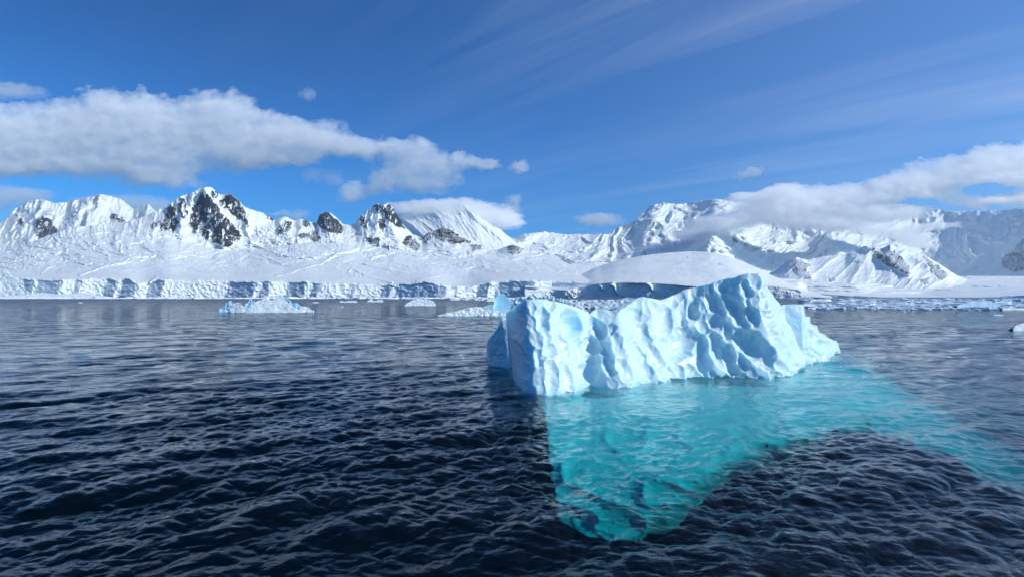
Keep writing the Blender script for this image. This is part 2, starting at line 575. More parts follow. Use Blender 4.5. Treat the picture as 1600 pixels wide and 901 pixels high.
xs_m = np.linspace(-420, 960, 1900)
sh = shore(xs_m, SEG, 0)
tr = np.polyfit(xs_m, sh, 1)
sh = sh - (tr[0] * xs_m + tr[1]) * 0.85 + 1850
SH = list(zip(xs_m, sh))
SHS = list(zip(xs_m, smooth1(sh, 60) + 60))
top_cliff = [(-420, 436), (0, 436), (40, 437), (62, 439), (125, 438), (170, 436), (190, 440), (200, 434), (212, 443), (232, 444), (250, 438), (300, 440), (360, 440),
             (400, 441), (430, 440), (445, 442), (470, 441), (500, 444), (540, 445), (600, 446), (640, 444), (662, 441), (690, 447), (705, 454), (716, 447), (725, 455),
             (732, 452), (745, 445), (770, 443), (800, 440), (860, 441), (960, 444)]
rocks_m = [
    crops([(455, 340), (490, 290), (530, 300), (545, 380), (545, 430), (570, 490), (545, 520), (545, 590), (500, 585), (480, 540), (470, 570), (380, 585), (375, 550),
           (400, 530), (350, 520), (355, 480), (415, 470), (430, 410), (460, 400)], 200, 280, 7.27),
    crops([(600, 225), (645, 225), (650, 300), (665, 390), (650, 450), (615, 440), (600, 390), (570, 370), (570, 290), (600, 270)], 200, 280, 7.27),
    crops([(770, 290), (815, 210), (825, 165), (850, 165), (870, 230), (905, 180), (960, 260), (1010, 290), (1060, 390), (1120, 420), (1190, 530), (1270, 620),
           (1280, 680), (1190, 690), (1190, 740), (1140, 765), (1050, 740), (960, 715), (965, 600), (950, 500), (965, 400), (940, 400), (930, 600), (910, 670), (860, 680),
           (840, 600), (850, 450), (820, 470), (800, 560), (770, 610), (740, 600), (750, 560), (710, 510), (700, 470), (730, 440), (720, 400), (740, 370), (735, 290)], 200, 280, 7.27),
    crops([(1040, 260), (1100, 230), (1130, 165), (1180, 180), (1250, 250), (1300, 300), (1330, 420), (1375, 530), (1310, 475), (1230, 430), (1140, 350), (1050, 310)], 200, 280, 7.27),
    crops([(950, 145), (1015, 150), (1010, 205), (960, 220)], 200, 280, 7.27),
    crops([(255, 520), (325, 490), (335, 515), (280, 550)], 200, 280, 7.27),
    crops([(195, 305), (250, 245), (290, 265), (275, 300), (210, 325)], 380, 280, 3.81),
    crops([(355, 235), (395, 250), (395, 282), (360, 270)], 380, 280, 3.81),
    crops([(435, 230), (450, 205), (510, 203), (560, 245), (600, 290), (580, 325), (520, 312), (480, 300), (440, 270)], 380, 280, 3.81),
    crops([(360, 325), (430, 313), (458, 345), (425, 372), (395, 350), (322, 338)], 380, 280, 3.81),
    crops([(775, 160), (825, 152), (838, 195), (795, 190)], 380, 280, 3.81),
    crops([(842, 190), (868, 146), (910, 200), (962, 292), (915, 275), (880, 262), (850, 235)], 380, 280, 3.81),
    crops([(698, 210), (738, 240), (735, 290), (698, 270)], 380, 280, 3.81),
    crops([(812, 240), (845, 258), (840, 305), (812, 285)], 380, 280, 3.81),
    crops([(955, 355), (990, 338), (1055, 388), (1035, 424), (990, 402), (955, 382)], 380, 280, 3.81),
    crops([(1045, 352), (1110, 318), (1180, 288), (1240, 305), (1290, 345), (1355, 372), (1300, 380), (1260, 385), (1200, 365), (1130, 345), (1085, 375)], 380, 280, 3.81),
    crops([(725, 345), (805, 355), (812, 388), (750, 372)], 380, 280, 3.81),
    crops([(842, 398), (865, 402), (868, 430), (845, 420)], 380, 280, 3.81),
    crops([(128, 200), (192, 232), (172, 252)], 380, 280, 3.81),
    crops([(1355, 395), (1410, 398), (1430, 412), (1365, 418)], 380, 280, 3.81),
    crops([(45, 405), (90, 393), (145, 415), (110, 445), (55, 432)], 780, 280, 3.81),
    crops([(338, 448), (400, 455), (442, 465), (448, 500), (400, 500), (368, 470)], 780, 280, 3.81),
    crops([(5, 340), (120, 345), (160, 380), (60, 410), (0, 400)], -60, 320, 4),
]
crev = [(14, [(125, 430), (150, 422), (175, 414), (200, 403), (215, 400), (240, 399)]), (10, [(200, 387), (240, 386), (262, 393), (290, 405)]),
        (12, [(130, 366), (160, 364), (200, 359)]), (10, [(55, 390), (70, 382), (78, 380)]), (12, [(185, 377), (192, 384), (190, 393)]), (10, [(160, 396), (172, 400), (170, 405)]),
        (12, [(120, 410), (132, 413), (145, 412)]), (9, [(65, 427), (75, 421)]), (9, [(235, 443), (248, 434)]), (12, [(410, 400), (440, 412), (470, 408)]),
        (14, [(430, 430), (460, 424), (500, 412), (530, 395), (560, 388)]), (12, [(545, 425), (552, 420), (575, 432), (610, 440)]), (10, [(560, 410), (600, 420), (640, 428)]),
        (12, [(600, 395), (640, 405), (680, 412), (720, 414)]), (10, [(640, 418), (700, 420), (760, 416)]), (9, [(580, 400), (620, 392), (660, 402)]),
        (10, [(390, 378), (420, 392), (450, 400)]), (9, [(60, 402), (90, 398), (110, 400)]), (10, [(650, 438), (680, 432), (700, 430)]), (12, [(0, 408), (30, 398), (60, 384), (80, 372)]),
        (8, [(470, 385), (500, 380), (520, 390)]), (10, [(760, 424), (820, 420), (880, 416)])]
seracs = [([(385, 345), (440, 350), (460, 380), (500, 400), (470, 415), (420, 400), (395, 370)], 26), ([(0, 395), (40, 385), (75, 400), (60, 425), (0, 430)], 22),
          ([(540, 415), (570, 415), (580, 440), (540, 440)], 20), ([(590, 370), (640, 385), (700, 400), (660, 410), (600, 400)], 18), ([(470, 355), (540, 360), (560, 385), (500, 385)], 16),
          ([(60, 372), (150, 360), (190, 385), (130, 400), (70, 395)], 7)]


def rel_m(X, Y, T, D):
    up = np.clip((400 - Y) / 60, 0, 1)
    wxy = fbm(v3(X / 30, Y / 30, 0.3), 3)
    r = (ridged(v3(X / 34 + wxy * .5, Y / 90, 5.5), 5, 0.5) - 0.45) * 120 * up
    r += (ridged(v3(X / 11 + wxy, Y / 22, 2.2), 4, 0.55) - 0.4) * 22 * up ** 1.3
    wz = fbm(v3(X / 60, Y / 25, 21.5), 4, 0.5) * 1.2
    r += fbm(v3(X / 46 + wz, Y / 11 + wz, 7.5), 5, 0.55) * 105 * np.clip(T * 4 - 0.6, 0, 1) * (1 - up * 0.8)
    r += (ridged(v3(X / 30 + wz, Y / 6 + X / 60, 17.5), 4, 0.5) - .4) * 20 * np.clip(T * 5 - 0.9, 0, 1) * (1 - up * 0.8)
    # crumpled shore line: the wall's bays shift with height
    cw = np.clip((0.128 - T) / 0.01, 0, 1)
    Xw = X + fbm(v3(X / 14, Y / 9, 31.5), 4, 0.6) * 6 + (Y - 450) * 0.35
    r += cw * (np.interp(X, xs_m, sh) - np.interp(Xw, xs_m, sh))
    # broad rolls and hollows of the lower glacier
    r += fbm(v3(X / 22, Y / 6, 1.9), 5, 0.6) * 16 * np.clip((X - 350) / 120, 0.15, 1) * np.clip(T * 5 - 0.7, 0, 1)
    r += 1.8 * ridge_lines(X + wxy * 8, Y + wxy * 4, crev, 1.5)
    for poly, a in seracs:
        d = np.where(in_poly(X, Y, poly), dist_poly(X, Y, poly), 0)
        r += ridged(v3(X / 5, Y / 3.5, 4.4), 4, 0.6) * a * 1.0 * np.clip(d / 8, 0, 1)
    # cliff roughness
    c = np.clip((0.128 - T) / 0.01, 0, 1)
    sa = np.array(SEG); sv = sa[np.clip(np.searchsorted(sa[:, 0], X + wxy * 5, 'right') - 1, 0, len(sa) - 1), 1]
    r += c * (ridged(v3(X / 8, Y / 7, 12.4), 5, 0.62) - 0.5) * np.where(sv < -0.45, 3, 7)
    # big buttresses of the rock peak: faces turned left shaded, right lit
    r += ridge_lines(X, Y, [(70, [(305, 300), (292, 330), (280, 355)]), (80, [(322, 296), (335, 330), (350, 380)]), (60, [(360, 305), (378, 330), (386, 350)]),
                            (70, [(598, 320), (608, 345), (625, 375)]), (45, [(515, 335), (520, 360)]), (50, [(440, 345), (455, 372)])], 8)
    return r


crest_m = [(-420, 300), (-300, 330), (-200, 350), (-100, 372), (0, 396), (20, 392), (60, 374), (110, 356), (150, 352), (200, 346), (222, 340), (240, 331), (262, 322), (275, 311), (285, 306), (297, 302),
           (304, 300), (311, 294), (316, 296), (322, 292.5), (330, 293), (337, 299), (346, 305), (358, 302), (366, 308), (373, 313), (380, 321), (386, 325), (400, 330), (412, 333),
           (420, 338), (430, 344), (440, 340), (448, 339), (460, 345), (472, 342), (482, 346), (495, 349), (499, 336), (506, 332), (516, 333), (526, 340), (536, 351), (548, 352),
           (556, 348), (562, 338), (572, 330), (582, 322), (590, 318), (597, 322), (602, 320), (607, 317), (615, 326), (622, 338), (632, 354), (645, 366), (660, 372), (668, 364), (680, 360),
           (692, 355), (705, 358), (720, 367), (735, 374), (745, 379), (760, 389), (775, 391), (790, 386), (802, 382), (820, 390), (840, 394), (860, 396), (880, 400), (898, 410), (930, 408), (960, 415)]
mid_m = [(-420, 380), (0, 412), (100, 395), (200, 372), (260, 370), (330, 388), (380, 392), (430, 385), (480, 380), (540, 380), (600, 388), (660, 398), (720, 402), (780, 405), (860, 411), (960, 420)]
mid_m = [(x, y) for x, y in mid_m]
low_m = list(zip(xs_m, pl_(top_cliff, xs_m) - 0.5 + fbm(v3(xs_m / 9, 41.5), 4, 0.6) * 4.2))
foot_m = [(-420, 466), (0, 464.5), (960, 465)]
M_CREST_D = [(-420, 2900), (0, 2900), (250, 3500), (330, 3500), (560, 3900), (700, 3900), (960, 3300)]
M_MID_D = [(-420, 2500), (0, 2400), (250, 3000), (560, 3300), (960, 2900)]
terrain('glaciated_headland', (-420, 960), 1700,
        [(0, foot_m, SH), (0.13, low_m, [(x, d + 14) for x, d in SH]), (0.03, list(zip(xs_m, smooth1(pl_(low_m, xs_m), 45) - 3.5)), SHS),
         (0.34, mid_m, M_MID_D), (0.50, crest_m, M_CREST_D)],
        300, rocks=rocks_m, relief=rel_m, mat=M_SNOW, rock_m=M_ROCK, seed=4.0, back=(500, 0.5), cliff=(0.128, M_CLIFF), zfoot=-4,
        rock_proud=9, crest_jag=0.8)


# --- smooth snow dome with a long curving ice cliff
SEG2 = [(820, .3), (862, -.9), (884, .6), (905, -.9), (936, .6), (939, -.9), (958, .8), (964, -.75), (1013, .6), (1018, -.75), (1300, -.6)]
xs_d = np.linspace(820, 1300, 700)
sh2 = shore(xs_d, SEG2, 1640, 2.0)
SH2 = list(zip(xs_d, sh2))


def rel_d(X, Y, T, D):
    c = np.clip((0.24 - T) / 0.03, 0, 1)
    r = c * (ridged(v3(X / 10, Y / 9, 3.4), 4, 0.6) - 0.5) * 5
    blk = np.clip(1 - np.abs(X - 895) / 18, 0, 1)
    r += c * blk * (ridged(v3(X / 5, Y / 5, 9.4), 4, 0.6)) * 30
    r += c * ridge_lines(X, Y, [(16, [(936, 443), (942, 452)]), (20, [(950, 442), (960, 447), (964, 458)]), (14, [(1013, 442), (1019, 452)])], 2.0)
    r += fbm(v3(X / 60, Y / 16, 2.2), 5, 0.5) * 46 * (1 - c)
    r += ridge_lines(X, Y, [(22, [(1075, 402), (1100, 404), (1112, 403)]), (22, [(1125, 412), (1150, 418), (1170, 424)]), (12, [(880, 440), (910, 432), (935, 422)]), (12, [(1060, 413), (1068, 412)])], 1.3) * (1 - c)
    return r


terrain('snow_dome', (820, 1300), 620,
        [(0, [(820, 464), (900, 465), (1300, 466)], SH2),
         (0.25, [(820, 447), (850, 450.5), (872, 453), (888, 453), (905, 448), (930, 444), (960, 441), (1000, 441), (1060, 445), (1120, 450), (1160, 456), (1200, 461), (1300, 465)],
          [(x, d + 10) for x, d in SH2]),
         (0.04, [(820, 446.8), (850, 449.5), (872, 451.5), (888, 451.3), (905, 446), (930, 442), (960, 439), (1000, 439), (1060, 443), (1120, 448), (1160, 454), (1200, 459), (1300, 464.6)],
          [(x, d + 40) for x, d in zip(xs_d, smooth1(sh2, 60))]),
         (0.71, [(820, 446), (850, 443), (880, 436), (910, 428), (930, 418), (960, 408), (1000, 400), (1040, 395), (1080, 392.5), (1110, 394), (1140, 401), (1160, 409),
                 (1180, 417), (1200, 427), (1230, 442), (1260, 455), (1300, 464)], [(820, 1900), (940, 2500), (1080, 2700), (1200, 2400), (1300, 1600)])],
        130, relief=rel_d, csm=16, mat=M_SNOW, rock_m=M_ROCK, seed=5.0, back=(300, 0.7), cliff=(0.24, M_CLIFF), zfoot=-4, crest_jag=0.15)


# --- low peak with rock ribs in the right middle distance
def rel_r(X, Y, T, D):
    r = (ridged(v3(X / 40 + Y / 40, Y / 60, 6.5), 5, 0.5) - 0.45) * 95
    r += fbm(v3(X / 60 + Y / 30, Y / 9, 2.5), 5, 0.55) * 60
    r += ridge_lines(X, Y, [(170, [(1357, 385), (1385, 400), (1420, 425)]), (90, [(1240, 402), (1262, 430)]), (130, [(1392, 384), (1440, 405), (1480, 432)])], 9)
    return r


rocks_r = [crops([(180, 610), (205, 578), (250, 600), (292, 612), (262, 640), (300, 695), (230, 675), (205, 640)], 1180, 230, 3.338),
           crops([(610, 530), (645, 545), (700, 518), (760, 575), (802, 625), (805, 662), (700, 620), (650, 590)], 1180, 230, 3.338),
           crops([(875, 570), (940, 610), (1008, 665), (975, 688), (925, 655), (925, 635)], 1180, 230, 3.338),
           crops([(865, 688), (900, 682), (908, 712), (880, 708)], 1180, 230, 3.338),
           crops([(388, 675), (412, 690), (395, 694)], 1180, 230, 3.338)]
terrain('rocky_snow_peak', (1150, 1540), 520,
        [(0, [(1150, 450), (1200, 447), (1260, 450), (1360, 460), (1540, 455)], [(1150, 3300), (1540, 3300)]),
         (1, [(1150, 446), (1195, 432), (1215, 420), (1232, 406), (1245, 402), (1262, 406), (1290, 400), (1320, 398), (1342, 387), (1355, 384), (1368, 389), (1378, 388), (1391, 382),
              (1410, 388), (1430, 396), (1450, 402), (1470, 414), (1490, 428), (1510, 437), (1540, 446)], [(1150, 4300), (1350, 4900), (1540, 4500)])],
        150, rocks=rocks_r, relief=rel_r, mat=M_SNOW, rock_m=M_ROCK_FAR, seed=6.0, back=(600, 0.7), rock_proud=14, crest_jag=0.8)


# --- flat glacier on the right with a low shaded ice front
def rel_g(X, Y, T, D):
    r = fbm(v3(X / 90 + Y / 30, Y / 5, 8.5), 5, 0.55) * 260 * np.clip(T * 4 - 0.8, 0, 1)
    return r + np.clip((0.2 - T) / 0.03, 0, 1) * fbm(v3(X / 6, Y / 6, 2.2), 4) * 10


xs_g = np.linspace(1180, 2100, 900)
sg = 2300 - (xs_g - 1180) * 0.3
sg = np.where(xs_g < 1252, 1900 + (xs_g - 1200) * 1.1, 2500 - (xs_g - 1252) * 1.7 * np.where(xs_g < 1450, 1, 1))
SG = list(zip(xs_g, np.maximum(sg, 1450)))
terrain('flat_glacier', (1180, 2100), 560,
        [(0, [(1180, 465.5), (2100, 465.5)], SG),
         (0.2, [(1180, 440), (1200, 443), (1225, 447), (1250, 449), (1253, 456), (1300, 460), (1400, 465), (1460, 467), (1540, 464), (1600, 461), (1900, 452), (2100, 450)],
          [(x, d + 8) for x, d in SG]),
         (0.8, [(1180, 432), (1200, 433), (1260, 438), (1340, 443), (1440, 440), (1500, 431), (1600, 431.5), (2100, 425)], [(1180, 3400), (1340, 3400), (1500, 5200), (2100, 5200)])],
        110, relief=rel_g, csm=10, mat=M_SNOW, rock_m=M_ROCK, seed=7.0, back=(900, 0.3), cliff=(0.2, M_CLIFF), zfoot=-4, crest_jag=0.1)

# ------------------------------------------------------------------ sea
def sea_mat():
    m, g = new_mat('sea_water')
    tc = g.n('ShaderNodeTexCoord')
    co = tc.outputs['Object']
    mp = g.n('ShaderNodeMapping', ins={0: co, 'Rotation': (0, 0, R(-14)), 'Scale': (0.55, 1.0, 1)})
    a = g.n('ShaderNodeTexNoise', ins={'Vector': mp.outputs[0], 'Scale': 2.6, 'Detail': 4, 'Roughness': 0.55, 'Distortion': 0.4})
    b = g.n('ShaderNodeTexNoise', ins={'Vector': mp.outputs[0], 'Scale': 9.0, 'Detail': 3, 'Roughness': 0.5, 'Distortion': 0.3})
    c = g.n('ShaderNodeTexNoise', ins={'Vector': mp.outputs[0], 'Scale': 0.33, 'Detail': 3, 'Roughness': 0.5})
    ln = g.n('ShaderNodeVectorMath', operation='LENGTH', ins={0: co})
    far = g.ramp(g.math('DIVIDE', ln.outputs['Value'], 400.0), [(0.05, 0.0), (0.35, 1.0)])
    fine = g.math('ADD', g.math('MULTIPLY', a.outputs[0], 0.075), g.math('MULTIPLY', b.outputs[0], 0.018))
    wide = g.math('MULTIPLY', far, g.math('ADD', g.math('MULTIPLY', a.outputs[0], 0.15), g.math('MULTIPLY', c.outputs[0], 1.3)))
    h = g.math('ADD', fine, wide)
    bp = g.n('ShaderNodeBump', ins={'Height': h, 'Strength': 1.0, 'Distance': 0.75})
    # ripples too fine for the mesh: they tilt the surface normal directly
    mq = g.n('ShaderNodeMapping', ins={0: co, 'Rotation': (0, 0, R(-14))})
    mq2 = g.n('ShaderNodeMapping', ins={0: mq.outputs[0], 'Scale': (0.40, 1.0, 1)})
    rn = g.n('ShaderNodeTexNoise', ins={'Vector': mq2.outputs[0], 'Scale': 0.85, 'Detail': 4, 'Roughness': 0.6})
    rv = g.n('ShaderNodeVectorMath', operation='SUBTRACT', ins={0: rn.outputs['Color'], 1: (0.5, 0.5, 0.5)})
    far2 = g.ramp(g.math('DIVIDE', ln.outputs['Value'], 200.0), [(0.06, 0.06), (0.45, 1.0)])
    rs = g.n('ShaderNodeVectorMath', operation='SCALE', ins={0: rv.outputs[0], 'Scale': g.math('MULTIPLY', far2, g.ramp(g.math('DIVIDE', ln.outputs['Value'], 1000.0), [(0.05, 1.6), (0.4, 3.4)]))})
    rf = g.n('ShaderNodeVectorMath', operation='MULTIPLY', ins={0: rs.outputs[0], 1: (0.6, 1.0, 0.0)})
    ra = g.n('ShaderNodeVectorMath', operation='ADD', ins={0: bp.outputs[0], 1: rf.outputs[0]})
    nn = g.n('ShaderNodeVectorMath', operation='NORMALIZE', ins={0: ra.outputs[0]})
    geo = g.n('ShaderNodeNewGeometry')
    dt = g.n('ShaderNodeVectorMath', operation='DOT_PRODUCT', ins={0: geo.outputs['Incoming'], 1: nn.outputs[0]})
    # mirror share of still water (Schlick), the same from above and from below
    fz = g.math('SUBTRACT', 1.0, g.math('ABSOLUTE', dt.outputs['Value']), clamp=True)
    fr_ = g.math('MULTIPLY_ADD', g.math('POWER', fz, 5.0), 0.98, c=0.02)
    tr = g.n('ShaderNodeBsdfTransparent')
    df = g.n('ShaderNodeBsdfDiffuse', ins={'Color': (0.012, 0.05, 0.085, 1)})
    rf_ = g.n('ShaderNodeBsdfRefraction', ins={'Color': (1, 1, 1, 1), 'Roughness': 0.06, 'IOR': 1.12, 'Normal': nn.outputs[0]})
    wob = g.n('ShaderNodeMixShader', ins={0: 0.16, 1: tr.outputs[0], 2: rf_.outputs[0]})
    body = g.n('ShaderNodeMixShader', ins={0: 0.05, 1: wob.outputs[0], 2: df.outputs[0]})
    gl = g.n('ShaderNodeBsdfGlossy', ins={'Color': (1, 1, 1, 1), 'Roughness': g.math('MULTIPLY_ADD', g.ramp(g.math('DIVIDE', ln.outputs['Value'], 1200.0), [(0.12, 0.0), (0.6, 1.0)]), 0.32, c=0.02), 'Normal': nn.outputs[0]})
    mx = g.n('ShaderNodeMixShader', ins={0: fr_, 1: body.outputs[0], 2: gl.outputs[0]})
    ab = g.n('ShaderNodeVolumeAbsorption', ins={'Color': (0.0, 0.85, 0.865, 1), 'Density': 0.42})
    g.n('ShaderNodeOutputMaterial', ins={'Surface': mx.outputs[0], 'Volume': ab.outputs[0]})
    return m


def wave_height(x, y, r):
    """sum of many short-crested wave trains; also returns the sideways pull toward the crests"""
    w = np.random.default_rng(5)
    h = np.zeros_like(x); ox = np.zeros_like(x); oy = np.zeros_like(x)
    main = R(-62)                            # travel direction of the wind sea
    cell = 0.0022 * r * np.maximum(1.0, r / 10)
    for k in range(170):
        lam = 0.16 * (9.5 / 0.16) ** ((k + w.random()) / 170)
        spread = R(62) if lam < 2.5 else R(34)
        th = main + np.clip(w.normal(), -2.2, 2.2) * spread * 0.62
        kk = 2 * math.pi / lam
        slope = 0.031 if 0.7 < lam < 2.2 else (0.041 if lam <= 0.7 else (0.018 if lam < 5 else 0.009))
        amp = slope / kk * (0.6 + 0.8 * w.random())
        fade = np.clip((lam / cell - 1.6) / 1.6, 0, 1)
        ph = kk * (x * math.cos(th) + y * math.sin(th)) + w.random() * 6.283
        s, c = np.sin(ph), np.cos(ph)
        h += amp * fade * s
        ox += amp * fade * c * math.cos(th) * 1.1
        oy += amp * fade * c * math.sin(th) * 1.1
    return h, ox, oy


az = np.concatenate([np.linspace(-57, 57, 1000), np.linspace(57, 303, 84)[1:-1]])
az = np.radians(az)
rr_ = [2.0]
while rr_[-1] < 11500:
    r0 = rr_[-1]
    step = max(0.0042 * r0, r0 * r0 / (CAM_H * FPX) * 0.62) if r0 < 700 else r0 * 0.25
    rr_.append(r0 + step)
rr_ = np.array(rr_)
print('sea rings', len(rr_), 'x', len(az))
RR, AA = np.meshgrid(rr_, az)
sx, sy = RR * np.sin(AA), RR * np.cos(AA)
hh, ox, oy = wave_height(sx, sy, RR)
gust = 0.85 + 0.9 * fbm(v3(sx / 26, sy / 12, 0.7), 4)
hh *= gust; ox *= gust; oy *= gust
SEA_BOTTOM = -16.0
sv = np.stack([sx - ox, sy - oy, hh], -1)
na_, nr_ = sv.shape[:2]
inner = np.array([[0.0, 0.0, 0.0]])
rim = sv[:, -1, :].copy(); rim[:, 2] = SEA_BOTTOM
V = np.concatenate([sv.reshape(-1, 3), rim, inner, [[0, 0, SEA_BOTTOM]]])
ai = np.arange(na_); an = (ai + 1) % na_
jr = np.arange(nr_ - 1)
Q = np.stack([(ai[:, None] * nr_ + jr), (ai[:, None] * nr_ + jr + 1), (an[:, None] * nr_ + jr + 1), (an[:, None] * nr_ + jr)], -1).reshape(-1, 4)[:, ::-1]
r0i = na_ * nr_
Q2 = np.stack([ai * nr_ + nr_ - 1, r0i + ai, r0i + an, an * nr_ + nr_ - 1], -1)[:, ::-1]
ci, cb = r0i + na_, r0i + na_ + 1
T1 = np.stack([np.full(na_, ci), an * nr_, ai * nr_], -1)
T2 = np.stack([np.full(na_, cb), r0i + ai, r0i + an], -1)
link('sea', mesh_np('sea', V, np.concatenate([Q, Q2]), sea_mat(), tris=np.concatenate([T1, T2])), kind='structure')
mb, g = new_mat('deep_seabed')
p = principled(g, Base_Color=(0.01, 0.018, 0.03, 1), Roughness=1.0)
g.n('ShaderNodeOutputMaterial', ins={'Surface': p.outputs[0]})
sb = np.array([[-12500, -12500, SEA_BOTTOM - .5], [12500, -12500, SEA_BOTTOM - .5], [12500, 12500, SEA_BOTTOM - .5], [-12500, 12500, SEA_BOTTOM - .5]])
link('seabed', mesh_np('seabed', sb, [[0, 1, 2, 3]], mb, smooth=False), kind='structure')

# ------------------------------------------------------------------ icebergs
def wall_berg(name, keys, nu, nt, mat, parent=None, carve=None, rough=0.05, rscale=0.6, prof=1.15, back_px=None, seed=0.0,
              below=1.0, back_depth=3.0, flare=-1.2, ks=2, crest_round=0.04, step_lines=0.0, **tags):
    """A wall of ice. keys: (foot x, foot y, crest x, crest y, setback of crest in m, back depth m). Foot lies on the water."""
    K = np.array(keys, float)
    seg = np.concatenate([[0], np.cumsum(np.hypot(np.diff(K[:, 0]) + np.diff(K[:, 2]), np.diff(K[:, 3]) * 0.7) + 1e-3)])
    s = np.linspace(0, seg[-1], nu)
    F = np.stack([smooth1(np.interp(s, seg, K[:, i]), ks if i not in (2, 3) else max(2, ks // 4)) for i in range(K.shape[1])], -1)
    foot = on_plane(F[:, 0], F[:, 1], 0.0)
    crest = at(F[:, 2], F[:, 3], foot[:, 1] + F[:, 4])
    backp = crest + np.stack([0.12 * F[:, 5], F[:, 5], -crest[:, 2]], -1)
    t = np.concatenate([np.linspace(-0.25, 0, 8)[:-1], np.linspace(0, 1, nt), 1 + np.linspace(0, 1, nt // 3)[1:], 2 + np.array([0.12, 0.25])])
    Pn = np.zeros((nu, len(t), 3))
    for j, tv in enumerate(t):
        if tv <= 0:
            q = foot.copy(); q[:, 2] = tv / 0.25 * below; q[:, 1] -= -tv / 0.25 * flare
            Pn[:, j] = q
        elif tv <= 1:
            a = tv
            ah = a ** prof                       # horizontal part lags: concave foot, steeper top
            q = foot + (crest - foot) * ah
            q[:, 2] = foot[:, 2] + (crest[:, 2] - foot[:, 2]) * a
            Pn[:, j] = q
        elif tv <= 2:
            a = tv - 1
            q = crest + (backp - crest) * a
            q[:, 2] = crest[:, 2] * (1 - a ** 1.5)
            Pn[:, j] = q
        else:
            q = backp.copy(); q[:, 2] = -(tv - 2) / 0.25 * below
            Pn[:, j] = q
    du = np.gradient(Pn, axis=0); dv = np.gradient(Pn, axis=1)
    N = np.cross(du, dv)
    N /= np.linalg.norm(N, axis=2)[..., None] + 1e-9
    # pixel position of each base point (for placing scallops where they are)
    yy = Pn[..., 1] * cp + (Pn[..., 2] - CAM_H) * sp
    zc = -Pn[..., 1] * sp + (Pn[..., 2] - CAM_H) * cp
    px = CX + FPX * Pn[..., 0] / yy
    py = CY - FPX * zc / yy
    T = np.repeat(t[None, :], nu, 0)
    edge = np.clip(np.minimum(np.linspace(0, 1, nu), np.linspace(1, 0, nu)) * 12, 0, 1)[:, None]
    near_crest = 1 - np.exp(-((T - 1) / (crest_round * 2)) ** 2) * 0.65
    disp = fbm(Pn / rscale + seed, 5, 0.55) * rough * 2.2
    if step_lines:
        disp += step_lines * perlin(v3(Pn[..., 0] * .3, Pn[..., 1] * .3, Pn[..., 2] * 6 + fbm(Pn * .6, 2) * 2))
    if carve is not None:
        disp = disp + carve(px, py, Pn, T)
    disp *= near_crest * edge
    P2 = Pn + N * disp[..., None]
    nv = len(t)
    me = mesh_np(name, P2.reshape(-1, 3), grid_quads(nu, nv), mat)
    return link(name, me, parent=parent, **tags)


def bowl_field(bowls, fill=(), seed=3, region=None, fr=(7, 12), depth=0.06, n=400, tilt=-18):
    """scallops melted into ice: elliptical bowls that meet in sharp ridges.  (cx, cy, rx, ry, angle, depth m)"""
    B = list(bowls)
    r_ = np.random.default_rng(seed)
    if region is not None:
        x0, x1, y0, y1 = region
        pts = [(b[0], b[1], max(b[2], b[3]) * 0.75) for b in B]
        for _ in range(n * 12):
            x, y = r_.uniform(x0, x1), r_.uniform(y0, y1)
            rx = r_.uniform(fr[0] * .6, fr[0] * 1.1); ry = r_.uniform(fr[1] * .6, fr[1] * 1.3)
            if all(math.hypot((x - a), (y - b) * .75) > c + rx * 0.55 for a, b, c in pts):
                pts.append((x, y, rx * 0.6))
                B.append((x, y, rx, ry, tilt + r_.normal() * 12, depth * r_.uniform(0.5, 1.4) * (0.30 if x < 915 else 0.5 if x < 1045 else 0.9)))
            if len(pts) > n:
                break
    B = np.array(B)

    def f(px, py, Pn, T):
        wx = fbm(v3(px / 14, py / 14, 1.1), 2) * 6.0
        wy = fbm(v3(px / 14, py / 14, 6.1), 2) * 6.0
        X, Y = px + wx, py + wy
        out = np.zeros(px.shape)
        sel = (T > -0.25) & (T < 1.15)
        xs_, ys_ = X[sel], Y[sel]
        val = np.zeros(xs_.shape)
        for cx, cyy, rx, ry, an, dp in B:
            near = (np.abs(xs_ - cx) < rx * 2.2 + ry) & (np.abs(ys_ - cyy) < ry * 1.6 + rx)
            if not near.any():
                continue
            a = math.radians(an)
            dx, dy = xs_[near] - cx, ys_[near] - cyy
            u = (dx * math.cos(a) + dy * math.sin(a)) / rx
            v = (-dx * math.sin(a) + dy * math.cos(a)) / ry
            q = u * u + v * v
            d = np.clip(1.6 - q, 0, None) / 1.6
            d = d * (1.0 - 0.25 * d)
            val[near] = np.minimum(val[near], -dp * d)
        out[sel] = val * 1.5
        for _ in range(2):                   # meltwater rounds the ridges a little
            out[1:-1, 1:-1] = (out[1:-1, 1:-1] * 4 + out[2:, 1:-1] + out[:-2, 1:-1] + out[1:-1, 2:] + out[1:-1, :-2]) / 8
        return out
    return f


def empty(name, loc, label, cat, group=None):
    o = bpy.data.objects.new(name, None)
    COL.objects.link(o)
    o.location = loc
    o['label'] = label; o['category'] = cat
    if group:
        o['group'] = group
    return o


def hole(x, y, D):
    p_ = at(x, y, D)
    return (float(p_[0]), float(p_[1]), float(p_[2]))


